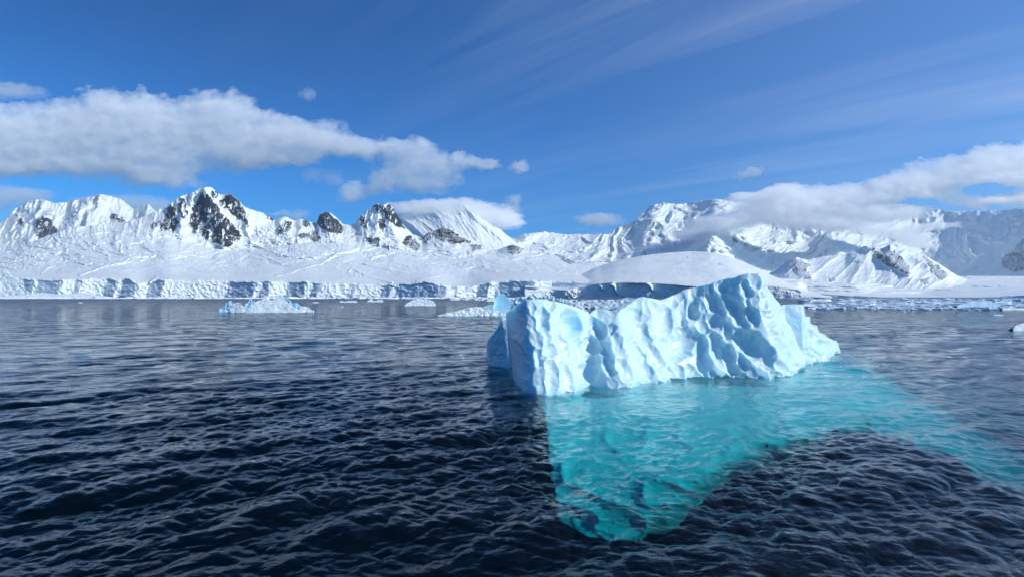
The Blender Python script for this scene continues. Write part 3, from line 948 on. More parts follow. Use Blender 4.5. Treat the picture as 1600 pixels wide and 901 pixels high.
MAIN_BOWLS = [
    (1131, 446, 11, 9, -30, .30), (1115, 473, 12, 17, -20, .42), (1082, 484, 9, 16, -8, .42), (1068, 490, 8, 19, 0, .38), (1118, 499, 14, 14, -25, .45),
    (1038, 500, 11, 22, -14, .35), (1070, 533, 21, 20, -35, .55), (1050, 545, 14, 20, -35, .3), (1098, 556, 10, 28, -6, .45), (1124, 548, 11, 26, -22, .50),
    (987, 489, 15, 10, 10, .25), (1149, 440, 8, 8, -30, .22), (1167, 452, 8, 13, -22, .30), (1180, 437, 8, 14, -12, .30), (1153, 490, 12, 22, -28, .45),
    (1174, 492, 9, 15, -30, .35), (1176, 540, 17, 34, -52, .70), (1196, 556, 14, 22, -35, .5), (1160, 562, 9, 18, -20, .4), (1142, 565, 11, 24, -22, .45), (1138, 520, 8, 14, -20, .3),
    (1211, 519, 6, 12, -10, .25), (1195, 470, 6, 12, -20, .18), (1200, 495, 7, 13, -28, .2), (1224, 545, 6, 14, -25, .2), (1240, 565, 6, 14, -25, .2), (1092, 455, 8, 8, -30, .2),
    (1060, 462, 8, 9, -30, .18), (1100, 505, 10, 14, -20, .3), (1025, 480, 7, 12, -25, .25),
]
LEFT_BOWLS = [
    (808, 505, 10, 24, -5, .2), (812, 565, 11, 28, -12, .22),
    (848, 500, 9, 17, -8, .35), (861, 474, 7, 11, -8, .25), (843, 558, 8, 13, 5, .22), (861, 547, 11, 9, -10, .2), (832, 480, 6, 9, -10, .15), (833, 510, 7, 16, -20, .18),
    (838, 530, 9, 12, -30, .18), (893, 506, 13, 22, -16, .75), (936, 515, 10, 14, -25, .40), (926, 538, 12, 13, -35, .40), (910, 548, 7, 14, -25, .30), (925, 560, 10, 12, -35, .35),
    (920, 579, 13, 16, -25, .45), (942, 543, 8, 14, -30, .30), (950, 570, 9, 17, -25, .28), (862, 590, 9, 24, 0, .2), (885, 592, 9, 26, -8, .16), (845, 592, 8, 22, 0, .16),
    (880, 545, 9, 22, -25, .15), (968, 540, 8, 20, -22, .22), (975, 575, 9, 20, -25, .22), (990, 545, 9, 22, -26, .18), (1005, 570, 9, 20, -28, .2), (1025, 560, 10, 22, -32, .22),
    (1005, 520, 9, 18, -25, .2), (955, 512, 6, 9, -20, .2),
]
blue_spots = [(hole(893, 506, 28.2), 1.1, 0.75), (hole(1178, 545, 30.2), 1.3, 0.45), (hole(1070, 532, 29.2), 1.0, 0.4), (hole(1115, 490, 30.2), 1.1, 0.4), (hole(920, 578, 27.3), 0.7, 0.45),
              (hole(1124, 550, 29.4), 0.8, 0.4), (hole(1240, 500, 35.5), 1.6, 0.5), (hole(848, 500, 26.5), 0.6, .35)]
M_ICE = ice_mat('scalloped_ice', patches=blue_spots, bump=0.032, bscale=3.0, edge=(0.22, .3), wet=True)
M_ICE_ROUGH = ice_mat('crumbly_ice', bump=0.12, bscale=6.0, sss=0.2, radius=0.3, rough=0.5, edge=(0.15, .3))
M_ICE_CLEAR = ice_mat('blue_clear_ice', base=(0.42, 0.76, 0.93), blue=(0.22, 0.62, 0.90), bump=0.02, bscale=1.5, sss=0.6, radius=1.0, edge=(0.5, .3))

berg = empty('iceberg', tuple(float(v) for v in on_plane(1060, 600)), 'large scalloped pale blue iceberg with turquoise ice under the water around it', 'iceberg')
inv = berg.location.copy()


def adopt(o, parent):
    o.parent = parent
    o.matrix_parent_inverse.identity()
    o.location = (-parent.location.x, -parent.location.y, -parent.location.z)
    return o


keys_main = [
    # footx footy  crestx cresty setback back
    (801, 590, 789, 492, 4.0, 1.5), (797, 600, 791, 487, 3.2, 2.0), (803, 606, 797, 484, 2.8, 2.2), (818, 612, 806, 476, 2.6, 2.4), (832, 617, 813, 472, 2.5, 2.6), (848, 618.5, 822, 468, 2.3, 2.8),
    (865, 616, 838, 466, 2.2, 3), (885, 614, 860, 467.5, 2.2, 3), (905, 611, 882, 474, 2.2, 3), (913, 605, 900, 480, 2.4, 3), (918, 600, 915, 486, 2.5, 3), (935, 604, 932, 495, 2.5, 3),
    (955, 607, 950, 507, 2.3, 3), (975, 607, 958, 500, 2.4, 3), (990, 606, 968, 484, 2.6, 3), (1003, 599, 985, 473, 2.8, 3), (1018, 597, 1000, 462, 3.0, 3), (1032, 599, 1015, 465, 3.0, 3), (1048, 594, 1034, 469, 3, 3),
    (1065, 592, 1050, 461, 3.4, 3.4), (1082, 591, 1070, 452, 3.3, 3.6), (1100, 589, 1090, 447, 3.0, 3.8), (1120, 590.5, 1112, 442, 2.7, 4), (1140, 589, 1132, 435, 2.5, 4), (1165, 591, 1152, 431, 2.3, 4),
    (1185, 591, 1168, 427, 2.2, 4), (1205, 591.5, 1180, 426, 2.2, 4), (1225, 591, 1191, 427, 2.3, 4), (1240, 588, 1195, 440, 2.2, 4), (1250, 583, 1204, 452, 2.6, 4), (1256, 578, 1213, 466, 2.2, 4),
    (1261, 572, 1222, 480, 2.0, 3.5), (1261, 568, 1232, 505, 1.6, 3), (1259, 566, 1243, 530, 1.2, 2.5), (1257, 563, 1254, 560, 0.6, 1.2)]
cv1 = bowl_field(MAIN_BOWLS + LEFT_BOWLS, region=(800, 1265, 425, 605), fr=(6.5, 11), depth=0.17, n=230, tilt=-24)
adopt(wall_berg('ice_wall', keys_main, 720, 200, M_ICE, carve=cv1, ks=36, rough=0.010, rscale=0.8, prof=1.25, seed=1.0), berg)
# right-hand spur with a smooth flat face
keys_sp = [(1224, 568, 1221, 476, 1.0, 2), (1232, 568, 1226, 475.5, 1.2, 2), (1245, 568, 1240, 475, 1.2, 2), (1256, 568.5, 1252, 475.5, 1.4, 2), (1264, 568, 1256, 478, 1.6, 2), (1274, 567, 1258, 494, 1.6, 1.8), (1282, 566, 1266, 494, 1.6, 1.8),
           (1288, 565, 1268, 504, 1.5, 1.8), (1294, 564, 1276, 507, 1.5, 1.5), (1299, 560, 1282, 518, 1.4, 1.5), (1304, 557, 1292, 523, 1.3, 1.2), (1308, 554, 1300, 529, 1.0, 1.0), (1312, 552, 1308, 532, 0.7, .8), (1314, 551, 1313, 548, 0.3, .5)]
cv2 = bowl_field([(1272, 530, 5, 16, -20, .25), (1285, 540, 5, 14, -25, .25), (1296, 545, 5, 10, -25, .2)], region=(1262, 1315, 480, 568), fr=(4, 8), depth=0.14, n=60, tilt=-25, seed=9)
adopt(wall_berg('ice_spur', keys_sp, 260, 120, M_ICE, carve=cv2, rough=0.03, rscale=0.7, prof=1.1, seed=2.0), berg)
# low lump at the left, behind the left block
keys_ll = [(760, 560, 759.5, 555, 0.2, .5), (762, 568, 761, 535, 0.5, 1.5), (772, 571, 766, 526, 0.8, 2), (785, 574, 776, 514, 1.0, 2.5), (800, 576, 784, 500, 1.2, 3), (815, 577, 800, 495, 1.4, 3), (840, 577, 830, 500, 1, 2)]
adopt(wall_berg('ice_lump', keys_ll, 160, 90, M_ICE, carve=bowl_field([], region=(755, 830, 490, 580), fr=(8, 12), depth=0.12, n=40, seed=4), rough=0.06, rscale=0.9, prof=0.7, seed=3.0), berg)
# crumbly snow ridge along the back of the left block, and the ledge beyond the saddle
keys_cr = [(770, 556, 786, 492, 1, 1), (780, 556, 800, 478, 1.5, 1.5), (795, 556, 806, 466, 1.5, 1.5), (800, 556, 814, 463, 1.5, 1.5), (805, 556, 822, 465, 1.5, 1.5), (812, 556, 828, 461, 1.5, 1.5), (820, 556, 834, 459, 1.5, 1.5),
           (830, 556, 842, 465, 1.5, 1.5), (838, 556, 848, 464, 1.5, 1.5), (845, 556, 856, 461, 1.5, 1.5), (850, 556, 861, 460, 1.5, 1.5), (860, 556, 868, 466, 1.5, 1.5), (870, 556, 877, 465, 1.5, 1.5), (880, 556, 887, 469, 1.5, 1.5),
           (890, 556, 893, 477, 1.5, 1.5), (900, 556, 905, 482, 1, 1.5), (910, 556, 915, 487, 1, 1.5), (925, 556, 930, 500, 1, 1)]
adopt(wall_berg('crumbly_ridge', keys_cr, 300, 80, M_ICE_ROUGH, rough=0.22, rscale=0.35, prof=0.8, seed=5.0, crest_round=0.005), berg)
keys_lg = [(915, 545, 917, 494, 1, 2), (925, 545, 925, 486, 1.5, 2), (940, 545, 932, 482, 2, 2), (955, 545, 945, 482.5, 2, 2), (965, 545, 955, 486, 2, 2), (980, 545, 970, 478, 2, 2), (1000, 545, 985, 468, 2, 2), (1010, 545, 1000, 464, 2, 2), (1030, 545, 1020, 470, 2, 2)]
adopt(wall_berg('rear_ledge', keys_lg, 200, 80, M_ICE, rough=0.08, rscale=1.2, prof=0.6, seed=6.0), berg)

# the part of the berg that lies under water
shelf = [(836, 600), (842, 632), (850, 665), (858, 705), (864, 760), (872, 812), (920, 838), (985, 846), (1050, 830), (1090, 786), (1140, 748), (1200, 730), (1255, 715), (1300, 700), (1350, 702), (1420, 732),
         (1500, 770), (1600, 815), (1720, 850), (1760, 790), (1600, 705), (1500, 655), (1420, 610), (1350, 562), (1300, 545), (1200, 545), (900, 560)]
gx, gy = np.meshgrid(np.linspace(810, 1780, 560), np.linspace(540, 850, 280), indexing='ij')
wxx = fbm(v3(gx / 22, gy / 12, 3.3), 6, 0.66) * 14
wyy = fbm(v3(gx / 30, gy / 16, 8.3), 6, 0.68) * 12
ins_ = in_poly(gx + wxx, gy + wyy, shelf)
sd = np.where(ins_, dist_poly(gx + wxx, gy + wyy, shelf), 0)
sds = np.where(in_poly(gx, gy, shelf), dist_poly(gx, gy, shelf), 0)
away = np.clip((gy - 600) / 230, 0, 1.2) + np.clip((gx - 1310) / 420, 0, 1) * 0.8
edge_far = np.exp(-sds / 16.0) * np.clip((gx - 1090) / 120, 0, 1)
zs = -(0.50 + 2.7 * away ** 1.3) - 2.3 * edge_far - 1.2 * np.exp(-sds / 14.0) * np.clip((gy - 690) / 90, 0, 1) * np.clip((gx - 960) / 90, 0, 1)
zs -= 0.5 * np.clip((gy - 715) / 110, 0, 1) ** 1.4
zs += (ridged(v3(gx / 70, gy / 40, 2.4), 3, 0.5) - 0.45) * 0.16 * (0.2 + away)
Pt = on_plane(gx, gy, zs)
Pb_ = Pt.copy()
dz_ = 0.03 + np.minimum(sd * 0.02, 1.5)
Pb_[..., 1] += dz_ * 3
Pb_[..., 2] -= dz_
Qs_ = grid_quads(560, 280)[:, ::-1]
q = Qs_[ins_.ravel()[Qs_].all(1)]
n_ = 560 * 280
ed = np.concatenate([q[:, [0, 1]], q[:, [1, 2]], q[:, [2, 3]], q[:, [3, 0]]])
key = ed[:, 0].astype(np.int64) * n_ + ed[:, 1]
rev = ed[:, 1].astype(np.int64) * n_ + ed[:, 0]
bd = ed[~np.isin(key, rev)]
allq = np.concatenate([q, q[:, ::-1] + n_, np.stack([bd[:, 1], bd[:, 0], bd[:, 0] + n_, bd[:, 1] + n_], -1)])
Vv = np.concatenate([Pt.reshape(-1, 3), Pb_.reshape(-1, 3)])
used, inv_ = np.unique(allq.ravel(), return_inverse=True)
M_SHELF = ice_mat('submerged_ice', base=(0.70, 0.82, 0.84), blue=(0.42, 0.64, 0.68), bump=0.05, bscale=0.9, sss=0.0, rough=0.9, edge=(0.9, .3))
me = mesh_np('submerged_ice', Vv[used], inv_.reshape(-1, 4), M_SHELF)
adopt(link('submerged_ice', me), berg)

# ------------------------------------------------------------------ smaller bergs and floes
def small_berg(profile, yw, mat, nu=120, nt=36, setf=0.5, rough=None, parent=None, name='ice_hump', seed=0.0, back=None, foot=None, rscale=None, carve=None,
               below=1.0, prof=0.8, jag=0.0, flare=None):
    P = np.array(profile, float)
    D = depth_on_water(yw)
    hpx = (yw - P[:, 1]).max()
    hm = hpx / FPX * D
    wm = (P[-1, 0] - P[0, 0]) / FPX * D
    keys = []
    for x, y in P:
        h = max(yw - y, 0.05) / max(hpx, .1)
        fy = yw if foot is None else float(pl_(foot, x))
        keys.append((x, fy, x, y, 0.15 + setf * hm * h, (back or min(wm * .35, hm * 2.2)) * (0.25 + 0.75 * h)))
    me = wall_berg(name, keys, nu, nt, mat, parent=parent, rough=(rough if rough is not None else hm * 0.06), rscale=rscale or hm * 0.35, prof=prof, seed=seed,
                   below=below, flare=flare if flare is not None else -hm * 0.1, crest_round=0.02, carve=carve)
    return me


def berg_at(x, yw):
    p_ = on_plane(x, yw)
    return (float(p_[0]), float(p_[1]), 0.0)


M_FAR_ICE = ice_mat('weathered_ice', base=(0.80, 0.88, 0.91), blue=(0.42, 0.70, 0.86), bump=0.4, bscale=0.35, sss=0.0, rough=0.5, edge=(0.3, .3))
M_FAR_BLUE = ice_mat('blue_and_shaded_ice', base=(0.46, 0.70, 0.86), blue=(0.28, 0.56, 0.80), bump=0.3, bscale=0.5, sss=0.0, rough=0.35, edge=(0.5, .3))  # blue ice; its colour also paints the shade on the horned berg's blocks and rim

# berg with two small horns in the left middle distance
b2 = empty('iceberg', berg_at(415, 488), 'low white iceberg with small horns and blocky left end on the open water', 'iceberg')
adopt(small_berg([(391, 487), (394, 476), (399, 471), (405, 468.5), (411, 467), (414.5, 461), (418, 467), (423, 469.5), (428, 467.5), (433, 462.5), (438, 466), (445, 469.5), (452, 475), (460, 481), (468, 485), (476, 487.5)], 488, M_FAR_ICE,
                 nu=220, nt=60, setf=0.8, rough=0.12, seed=11, prof=0.9), b2)
adopt(small_berg([(342, 486), (344, 480), (347, 479), (351, 480), (353, 474), (357, 470.5), (361, 470), (365, 474), (368, 482), (370, 486.5)], 487, M_FAR_BLUE, nu=120, nt=40, setf=0.6, rough=0.6, seed=12, rscale=1.5, name='ice_block'), b2)  # shade of the left end put into its blue colour
adopt(small_berg([(362, 487), (365, 480), (367, 473), (371, 472), (376, 473), (379, 477), (379.5, 487)], 488, M_FAR_ICE, nu=90, nt=40, setf=0.25, rough=0.15, seed=13, name='ice_block'), b2)
adopt(small_berg([(378, 486), (383, 475), (388, 471), (390.5, 465), (393, 470), (397, 470), (401, 478), (403, 486)], 486.5, M_FAR_BLUE, nu=120, nt=40, setf=0.6, rough=0.5, seed=14, rscale=1.6, name='ice_block'), b2)
adopt(small_berg([(384, 488), (387, 482), (389.5, 479), (391, 484), (397, 484), (399, 488)], 488.3, M_FAR_ICE, nu=70, nt=24, setf=0.4, rough=0.15, seed=15, name='ice_block'), b2)
adopt(small_berg([(430, 480), (434, 464), (440, 463), (446, 463.5), (450, 467), (455, 472), (462, 473), (468, 476), (472, 479), (478, 482), (484, 484)], 486, M_FAR_BLUE, nu=150, nt=40, setf=0.7, rough=0.35, seed=16, rscale=1.5, name='ice_rim'), b2)
adopt(small_berg([(466, 486), (470, 480), (476, 478), (482, 480), (487, 483), (491, 486)], 487, M_FAR_ICE, nu=80, nt=24, setf=0.6, rough=0.3, seed=17, rscale=1.4, name='ice_block'), b2)

# low floe with a smooth bright-blue hump, left of the big berg
b3 = empty('iceberg', berg_at(740, 493), 'low jagged ice floe with a smooth glowing blue hump, just left of the big iceberg', 'iceberg')
adopt(small_berg([(684, 492.5), (695, 490), (708, 487), (722, 484), (730, 480.5), (738, 479.5), (747, 480), (752, 479.3), (758, 482), (768, 484.5), (778, 486), (786, 487.5), (790, 492)], 493, M_FAR_ICE, nu=200, nt=50, setf=1.2, rough=0.3, seed=21, rscale=1.3, name='floe'), b3)
adopt(small_berg([(766, 486), (771, 478), (774, 466), (777, 461), (783, 459.5), (788, 460), (793, 465), (800, 470), (806, 473), (810.5, 476), (811, 481), (806, 486)], 489, M_ICE_CLEAR, nu=150, nt=60, setf=0.5, rough=0.06, seed=22, rscale=3, back=5, name='blue_hump', prof=0.6), b3)
adopt(small_berg([(748, 486), (756, 478), (764, 476), (772, 476), (784, 484)], 487, M_FAR_BLUE, nu=80, nt=30, setf=0.5, rough=0.1, seed=23, rscale=2, name='blue_step'), b3)

# pinnacle at the left edge on a long flat foot
b4 = empty('iceberg', berg_at(30, 464.6), 'tall pale pinnacle iceberg with a long flat ice foot at the left edge', 'iceberg')
adopt(small_berg([(-60, 460), (-30, 448), (-10, 440), (0, 430), (3, 422), (7, 420.5), (11, 424), (15, 428), (20, 434), (28, 441), (34, 447), (40, 453), (48, 459), (56, 463)], 464.6, M_FAR_ICE, nu=200, nt=60, setf=0.4, rough=2.2, seed=31, rscale=14, back=40), b4)
adopt(small_berg([(20, 462), (50, 459), (62, 457), (75, 457.5), (90, 459.5), (105, 459), (118, 457.5), (130, 457), (143, 459.5), (150, 462), (156, 464)], 464.7, M_FAR_ICE, nu=200, nt=20, setf=1.0, rough=0.8, seed=32, rscale=12, back=60, name='ice_foot'), b4)

singles = [
    ([(632, 476.5), (636, 473), (641, 470.5), (647, 467.5), (654, 467), (657, 465.5), (663, 465.8), (670, 468), (676, 469.5), (680, 474), (681, 477)], 477.5, 'rounded lumpy white iceberg between the horned berg and the blue-humped floe', 'ice_chunk', 41, M_FAR_ICE),
    ([(530, 471.5), (534, 469), (539, 471), (543, 469.5), (550, 469.3), (556, 469.2), (558, 471.8)], 472, 'thin flat white floe, left one of two small floes beyond the horned iceberg', 'ice_floe', 42, M_FAR_ICE),
    ([(573, 471), (577, 468), (580, 465.5), (583, 469), (588, 469.5), (592, 467.8), (597, 467.8), (597.5, 471)], 471.4, 'small floe with a dark blue left end and a white low right end', 'ice_floe', 43, M_FAR_ICE),
    ([(488, 472.6), (491, 471.5), (496, 471.2), (498, 472.6)], 473, 'tiny white floe just right of the horned iceberg', 'ice_floe', 44, M_FAR_ICE),
    ([(533, 478.6), (535, 477.6), (537, 478.6)], 479, 'speck of floating ice nearer than the two thin floes', 'ice_floe', 45, M_FAR_ICE),
    ([(122, 472.6), (125, 471), (127, 471.8), (129, 472.6)], 473, 'lone speck of ice on the water far left', 'ice_floe', 46, M_FAR_ICE),
    ([(760, 470), (765, 466), (772, 464.5), (777, 465.5), (783, 467), (790, 468), (800, 469.5)], 470.5, 'white floe lying at the foot of the ice cliff behind the blue hump', 'ice_floe', 47, M_FAR_ICE),
    ([(896, 488), (898, 478), (902, 472), (908, 471), (912, 474), (913, 482), (920, 488)], 489, 'crackled clear block of ice seen just beyond the crest of the big iceberg', 'ice_block', 48, M_FAR_ICE),
    ([(1495, 477), (1508, 473), (1520, 470), (1528, 473), (1536, 469.5), (1548, 469.8), (1553, 473), (1560, 477)], 480.5, 'turquoise blue lumpy ice piece in the brash ice before the glacier front', 'ice_chunk', 49, M_FAR_BLUE),
    ([(1566, 481.5), (1575, 480.5), (1580, 477), (1584, 479.5), (1590, 481), (1600, 481.5), (1630, 482), (1650, 483)], 484, 'white brash floe with a small upturned tip near the right edge', 'ice_floe', 50, M_FAR_ICE),
    ([(1552, 491.6), (1556, 490.8), (1565, 491), (1568, 491.8)], 492.2, 'small flat scrap of ice alone in front of the brash ice', 'ice_floe', 51, M_FAR_ICE),
    ([(1583, 513), (1586, 509), (1592, 506), (1600, 504.5), (1612, 505), (1622, 508), (1630, 514)], 516, 'rounded white ice lump cut by the right edge of the view', 'ice_chunk', 52, M_FAR_ICE),
    ([(1412, 486), (1414, 484.6), (1416, 486)], 486.4, 'speck of ice below the middle of the brash ice', 'ice_floe', 53, M_FAR_ICE),
    ([(1250, 477.5), (1256, 475), (1264, 474), (1272, 475.5), (1278, 478.2)], 479, 'pale floe right beside the spur of the big iceberg', 'ice_floe', 54, M_FAR_ICE),
]
for prof_, yw, lab, cat, sd_, mt in singles:
    o = small_berg(prof_, yw, mt, nu=90, nt=26, setf=0.8, seed=sd_, name=cat)
    o['label'] = lab
    o['category'] = cat.replace('_', ' ')

# rubble at the corner of the right-hand glacier tongue: an iced headland with broken face
o = small_berg([(1196, 444), (1205, 447), (1215, 447), (1225, 449), (1236, 451), (1246, 452), (1251, 454), (1252.5, 458), (1253, 465)], 466.3, M_CLIFF, nu=160, nt=60, setf=0.15, rough=3.0, seed=61, rscale=16, back=250, name='ice_headland')
o['kind'] = 'structure'

# brash ice: counted floes as copies of a few shapes, the smaller scraps as one mass
def plate(name, w, d, h, seed, mat):
    r_ = np.random.default_rng(seed)
    n = 14
    a = np.linspace(0, 2 * np.pi, n, endpoint=False)
    rad = 1 + r_.uniform(-.28, .28, n)
    top = np.stack([np.cos(a) * rad * w * .42, np.sin(a) * rad * d * .42, h * (0.5 + r_.uniform(0, 1, n) ** 2)], -1)
    mid = np.stack([np.cos(a) * rad * w * .5, np.sin(a) * rad * d * .5, np.full(n, h * 0.25)], -1)
    low = np.stack([np.cos(a) * rad * w * .48, np.sin(a) * rad * d * .48, np.full(n, -.4)], -1)
    V = np.concatenate([top, mid, low, [[r_.uniform(-.1, .1) * w, 0, h * r_.uniform(.8, 1.5)]]])
    q, t = [], []
    for i in range(n):
        j = (i + 1) % n
        q.append((i, n + i, n + j, j)); q.append((n + i, 2 * n + i, 2 * n + j, n + j)); t.append((i, j, 3 * n))
    return mesh_np(name, V, q, mat, smooth=False, tris=t)


plates = [plate('ice_floe', 1, .6, .16, k, M_FAR_ICE if k % 3 else M_FAR_BLUE) for k in range(8)]


def brash(px0, px1, y0, y1, n, size, label, group, seed):
    r_ = np.random.default_rng(seed)
    for _ in range(n):
        x, y = r_.uniform(px0, px1), r_.uniform(y0, y1)
        p_ = on_plane(x, y)
        o = bpy.data.objects.new('ice_floe', plates[r_.integers(8)])
        COL.objects.link(o)
        w = size * math.exp(r_.normal() * .35) * p_[1] / FPX
        o.location = (float(p_[0]), float(p_[1]), 0.02)
        o.rotation_euler = (0, 0, r_.uniform(-.4, .4))
        o.scale = (w, w * r_.uniform(.7, 1.6), w * r_.uniform(.25, .7))
        o['label'] = label; o['category'] = 'ice floe'; o['group'] = group


brash(1262, 1640, 470, 482, 70, 20, 'flat floe packed in the brash ice strip before the right-hand glacier', 'floes in the right-hand brash strip', 5)
brash(905, 1060, 470, 482, 26, 18, 'flat floe in the brash ice glimpsed over the saddle of the big iceberg', 'floes behind the big iceberg', 6)
brash(590, 860, 465.8, 467.6, 22, 14, 'small floe along the foot of the central ice cliff', 'floes under the central cliff', 7)


def brash_mass(name, zones, label, seed):
    r_ = np.random.default_rng(seed)
    Vs, Ts, Qs, off = [], [], [], 0
    for px0, px1, y0, y1, n, size in zones:
        for _ in range(n):
            x, y = r_.uniform(px0, px1), r_.uniform(y0, y1)
            p_ = on_plane(x, y)
            s_ = size * math.exp(r_.normal() * .4) * p_[1] / FPX
            m_ = 7
            a = np.linspace(0, 6.283, m_, endpoint=False) + r_.uniform(0, 1)
            rad = 1 + r_.uniform(-.35, .35, m_)
            hh_ = s_ * r_.uniform(.05, .22)
            top = np.stack([p_[0] + np.cos(a) * rad * s_ * .5, p_[1] + np.sin(a) * rad * s_ * .8, hh_ * r_.uniform(.4, 1.2, m_)], -1)
            bot = top.copy(); bot[:, 2] = -.4
            Vs += [top, bot, [[p_[0], p_[1], hh_ * 1.3]]]
            for i in range(m_):
                j = (i + 1) % m_
                Qs.append((off + i, off + m_ + i, off + m_ + j, off + j))
                Ts.append((off + i, off + j, off + 2 * m_))
            off += 2 * m_ + 1
    return link(name, mesh_np(name, np.concatenate(Vs), Qs, M_FAR_ICE, smooth=False, tris=Ts), kind='stuff', label=label)


brash_mass('brash_ice', [(1255, 1700, 467.5, 479, 1500, 6), (1400, 1700, 476, 484, 350, 7), (1262, 1420, 476, 482, 220, 8), (880, 1070, 468.5, 481, 700, 6), (-200, 860, 465.4, 466.4, 1300, 5), (700, 860, 466, 469, 160, 6)],
           'strip of broken brash ice at the foot of the glaciers', 3)

# ------------------------------------------------------------------ clouds
def cloud_mat(name, dens, col=(1.0, 1.0, 1.0), an=0.0):
    m, g = new_mat(name)
    v = g.n('ShaderNodeVolumePrincipled', ins={'Color': (*col, 1), 'Density': dens, 'Anisotropy': an})
    g.n('ShaderNodeOutputMaterial', ins={'Volume': v.outputs[0]})
    return m


def cloud(blobs, D, thick, mat, label, step=2.0, noise=0.55, ns=(46, 26), seed=0.0, group=None, holes=(), slope=0.0, gain=1.35, cut=0.24):
    """a closed cloud body: soft blobs in the sky roughened by turbulence; thin at the rim, thick in the middle"""
    B = np.array([list(b_) + [0.0] * (5 - len(b_)) for b_ in blobs], float)
    x0, x1 = (B[:, 0] - B[:, 2] * 1.7).min(), (B[:, 0] + B[:, 2] * 1.7).max()
    y0, y1 = (B[:, 1] - B[:, 3] * 1.8).min(), (B[:, 1] + B[:, 3] * 1.8).max()
    nx, ny = int((x1 - x0) / step) + 2, int((y1 - y0) / step) + 2
    X, Y = np.meshgrid(np.linspace(x0, x1, nx), np.linspace(y0, y1, ny), indexing='ij')
    wx = fbm(v3(X / ns[0], Y / ns[1], seed), 5, 0.58) * ns[0] * 0.55
    wy = fbm(v3(X / ns[0], Y / ns[1], seed + 7.7), 5, 0.58) * ns[1] * 0.55
    F = np.zeros_like(X)
    for cx, cyy, rx, ry, *a in B:
        an = math.radians(a[0]) if a else 0.0
        dx, dy = X + wx - cx, Y + wy - cyy
        u = (dx * math.cos(an) + dy * math.sin(an)) / rx
        v = (-dx * math.sin(an) + dy * math.cos(an)) / ry
        F = 1 - (1 - F) * (1 - np.exp(-(u * u + v * v) * 1.2))
    for cx, cyy, rx, ry in holes:
        F -= np.exp(-(((X + wx - cx) / rx) ** 2 + ((Y + wy - cyy) / ry) ** 2)) * 0.9
    nz = fbm(v3(X / ns[0] * 1.7, Y / ns[1] * 1.7, seed + 3.3), 7, 0.68) * 1.25
    F = F + nz * noise * (0.35 + 0.65 * (1 - F)) - cut
    bx = np.minimum(np.minimum(X - x0, x1 - X), np.minimum(Y - y0, y1 - Y))
    F = np.where(bx < step * 1.5, -1, F)
    Tn = np.clip(F * gain, 0, 1)
    bil = 0.8 + 0.42 * fbm(v3(X / ns[0] * 2.5, Y / ns[1] * 2.5, seed + 1.3), 5, 0.55)
    T = thick * Tn ** 1.25 * np.clip(bil, 0.3, 1.4)
    lab = np.where(F > 0, np.arange(F.size).reshape(F.shape) + 1, 0)
    while True:                              # connected bodies; stray specks are dropped
        m = lab.copy()
        for _ in range(12):
            p_ = np.pad(m, 1)
            m = np.where(F > 0, np.maximum.reduce([p_[1:-1, 1:-1], p_[2:, 1:-1], p_[:-2, 1:-1], p_[1:-1, 2:], p_[1:-1, :-2]]), 0)
        if (m == lab).all():
            break
        lab = m
    ids, cnt = np.unique(lab[lab > 0], return_counts=True)
    ins_ = (F > 0) & np.isin(lab, ids[cnt >= max(30, cnt.max() * 0.02)])
    Dm = D + slope * (X - X.mean())
    Pf = at(X, Y, Dm - T * 0.5)
    Pb = at(X, Y, Dm + T * 0.5 + 1e-3)
    Q = grid_quads(nx, ny)
    keep = ins_.ravel()[Q].all(1)
    q = Q[keep]
    n = nx * ny
    # boundary edges -> side walls
    ed = np.concatenate([q[:, [0, 1]], q[:, [1, 2]], q[:, [2, 3]], q[:, [3, 0]]])
    key = ed[:, 0].astype(np.int64) * n + ed[:, 1]
    rev = ed[:, 1].astype(np.int64) * n + ed[:, 0]
    bd = ed[~np.isin(key, rev)]
    side_q = np.stack([bd[:, 1], bd[:, 0], bd[:, 0] + n, bd[:, 1] + n], -1)
    allq = np.concatenate([q, q[:, ::-1] + n, side_q])[:, ::-1]
    V = np.concatenate([Pf.reshape(-1, 3), Pb.reshape(-1, 3)])
    used, inv_ = np.unique(allq.ravel(), return_inverse=True)
    me = mesh_np('cloud', V[used], inv_.reshape(-1, 4), mat)
    o = link('cloud', me, label=label, cat='cloud', group=group)
    return o


D_L = 14500
MC = cloud_mat('cloud_vapour', 0.0016, an=-0.25)
MC_R = cloud_mat('cloud_vapour_low', 0.0060)
MC_T = cloud_mat('cloud_vapour_thin', 0.0018)
cloud([(-60, 215, 120, 55), (60, 215, 110, 45), (150, 205, 90, 52), (200, 180, 70, 34), (290, 200, 110, 48), (230, 240, 120, 42), (340, 175, 60, 26), (420, 210, 90, 32), (500, 222, 70, 24), (560, 232, 40, 18),
       (250, 275, 70, 18), (90, 255, 120, 20), (-80, 255, 120, 22), (380, 240, 80, 24), (450, 250, 30, 12)], D_L, 1500, MC, 'long grey-white cumulus bank high over the left rock peak', seed=1.5, ns=(60, 38), noise=0.6)
cloud([(640, 250, 48, 30), (690, 262, 34, 24), (600, 282, 50, 20, -25), (660, 285, 48, 18), (545, 302, 26, 14), (615, 232, 40, 13), (650, 232, 30, 12)], D_L, 1100, MC, 'ragged cumulus trailing to a point above the twin rock peak', seed=2.5, ns=(40, 28), noise=0.55)
cloud([(738, 254, 30, 11), (718, 246, 16, 12), (764, 258, 16, 8)], D_L, 1000, MC, 'small frayed cloud right of the ragged cumulus', seed=3.5, ns=(24, 14), noise=0.8)
cloud([(812, 261, 19, 11)], D_L, 1000, MC, 'tiny lone round cloud near the middle of the sky', seed=4.5, ns=(18, 12), noise=0.5)
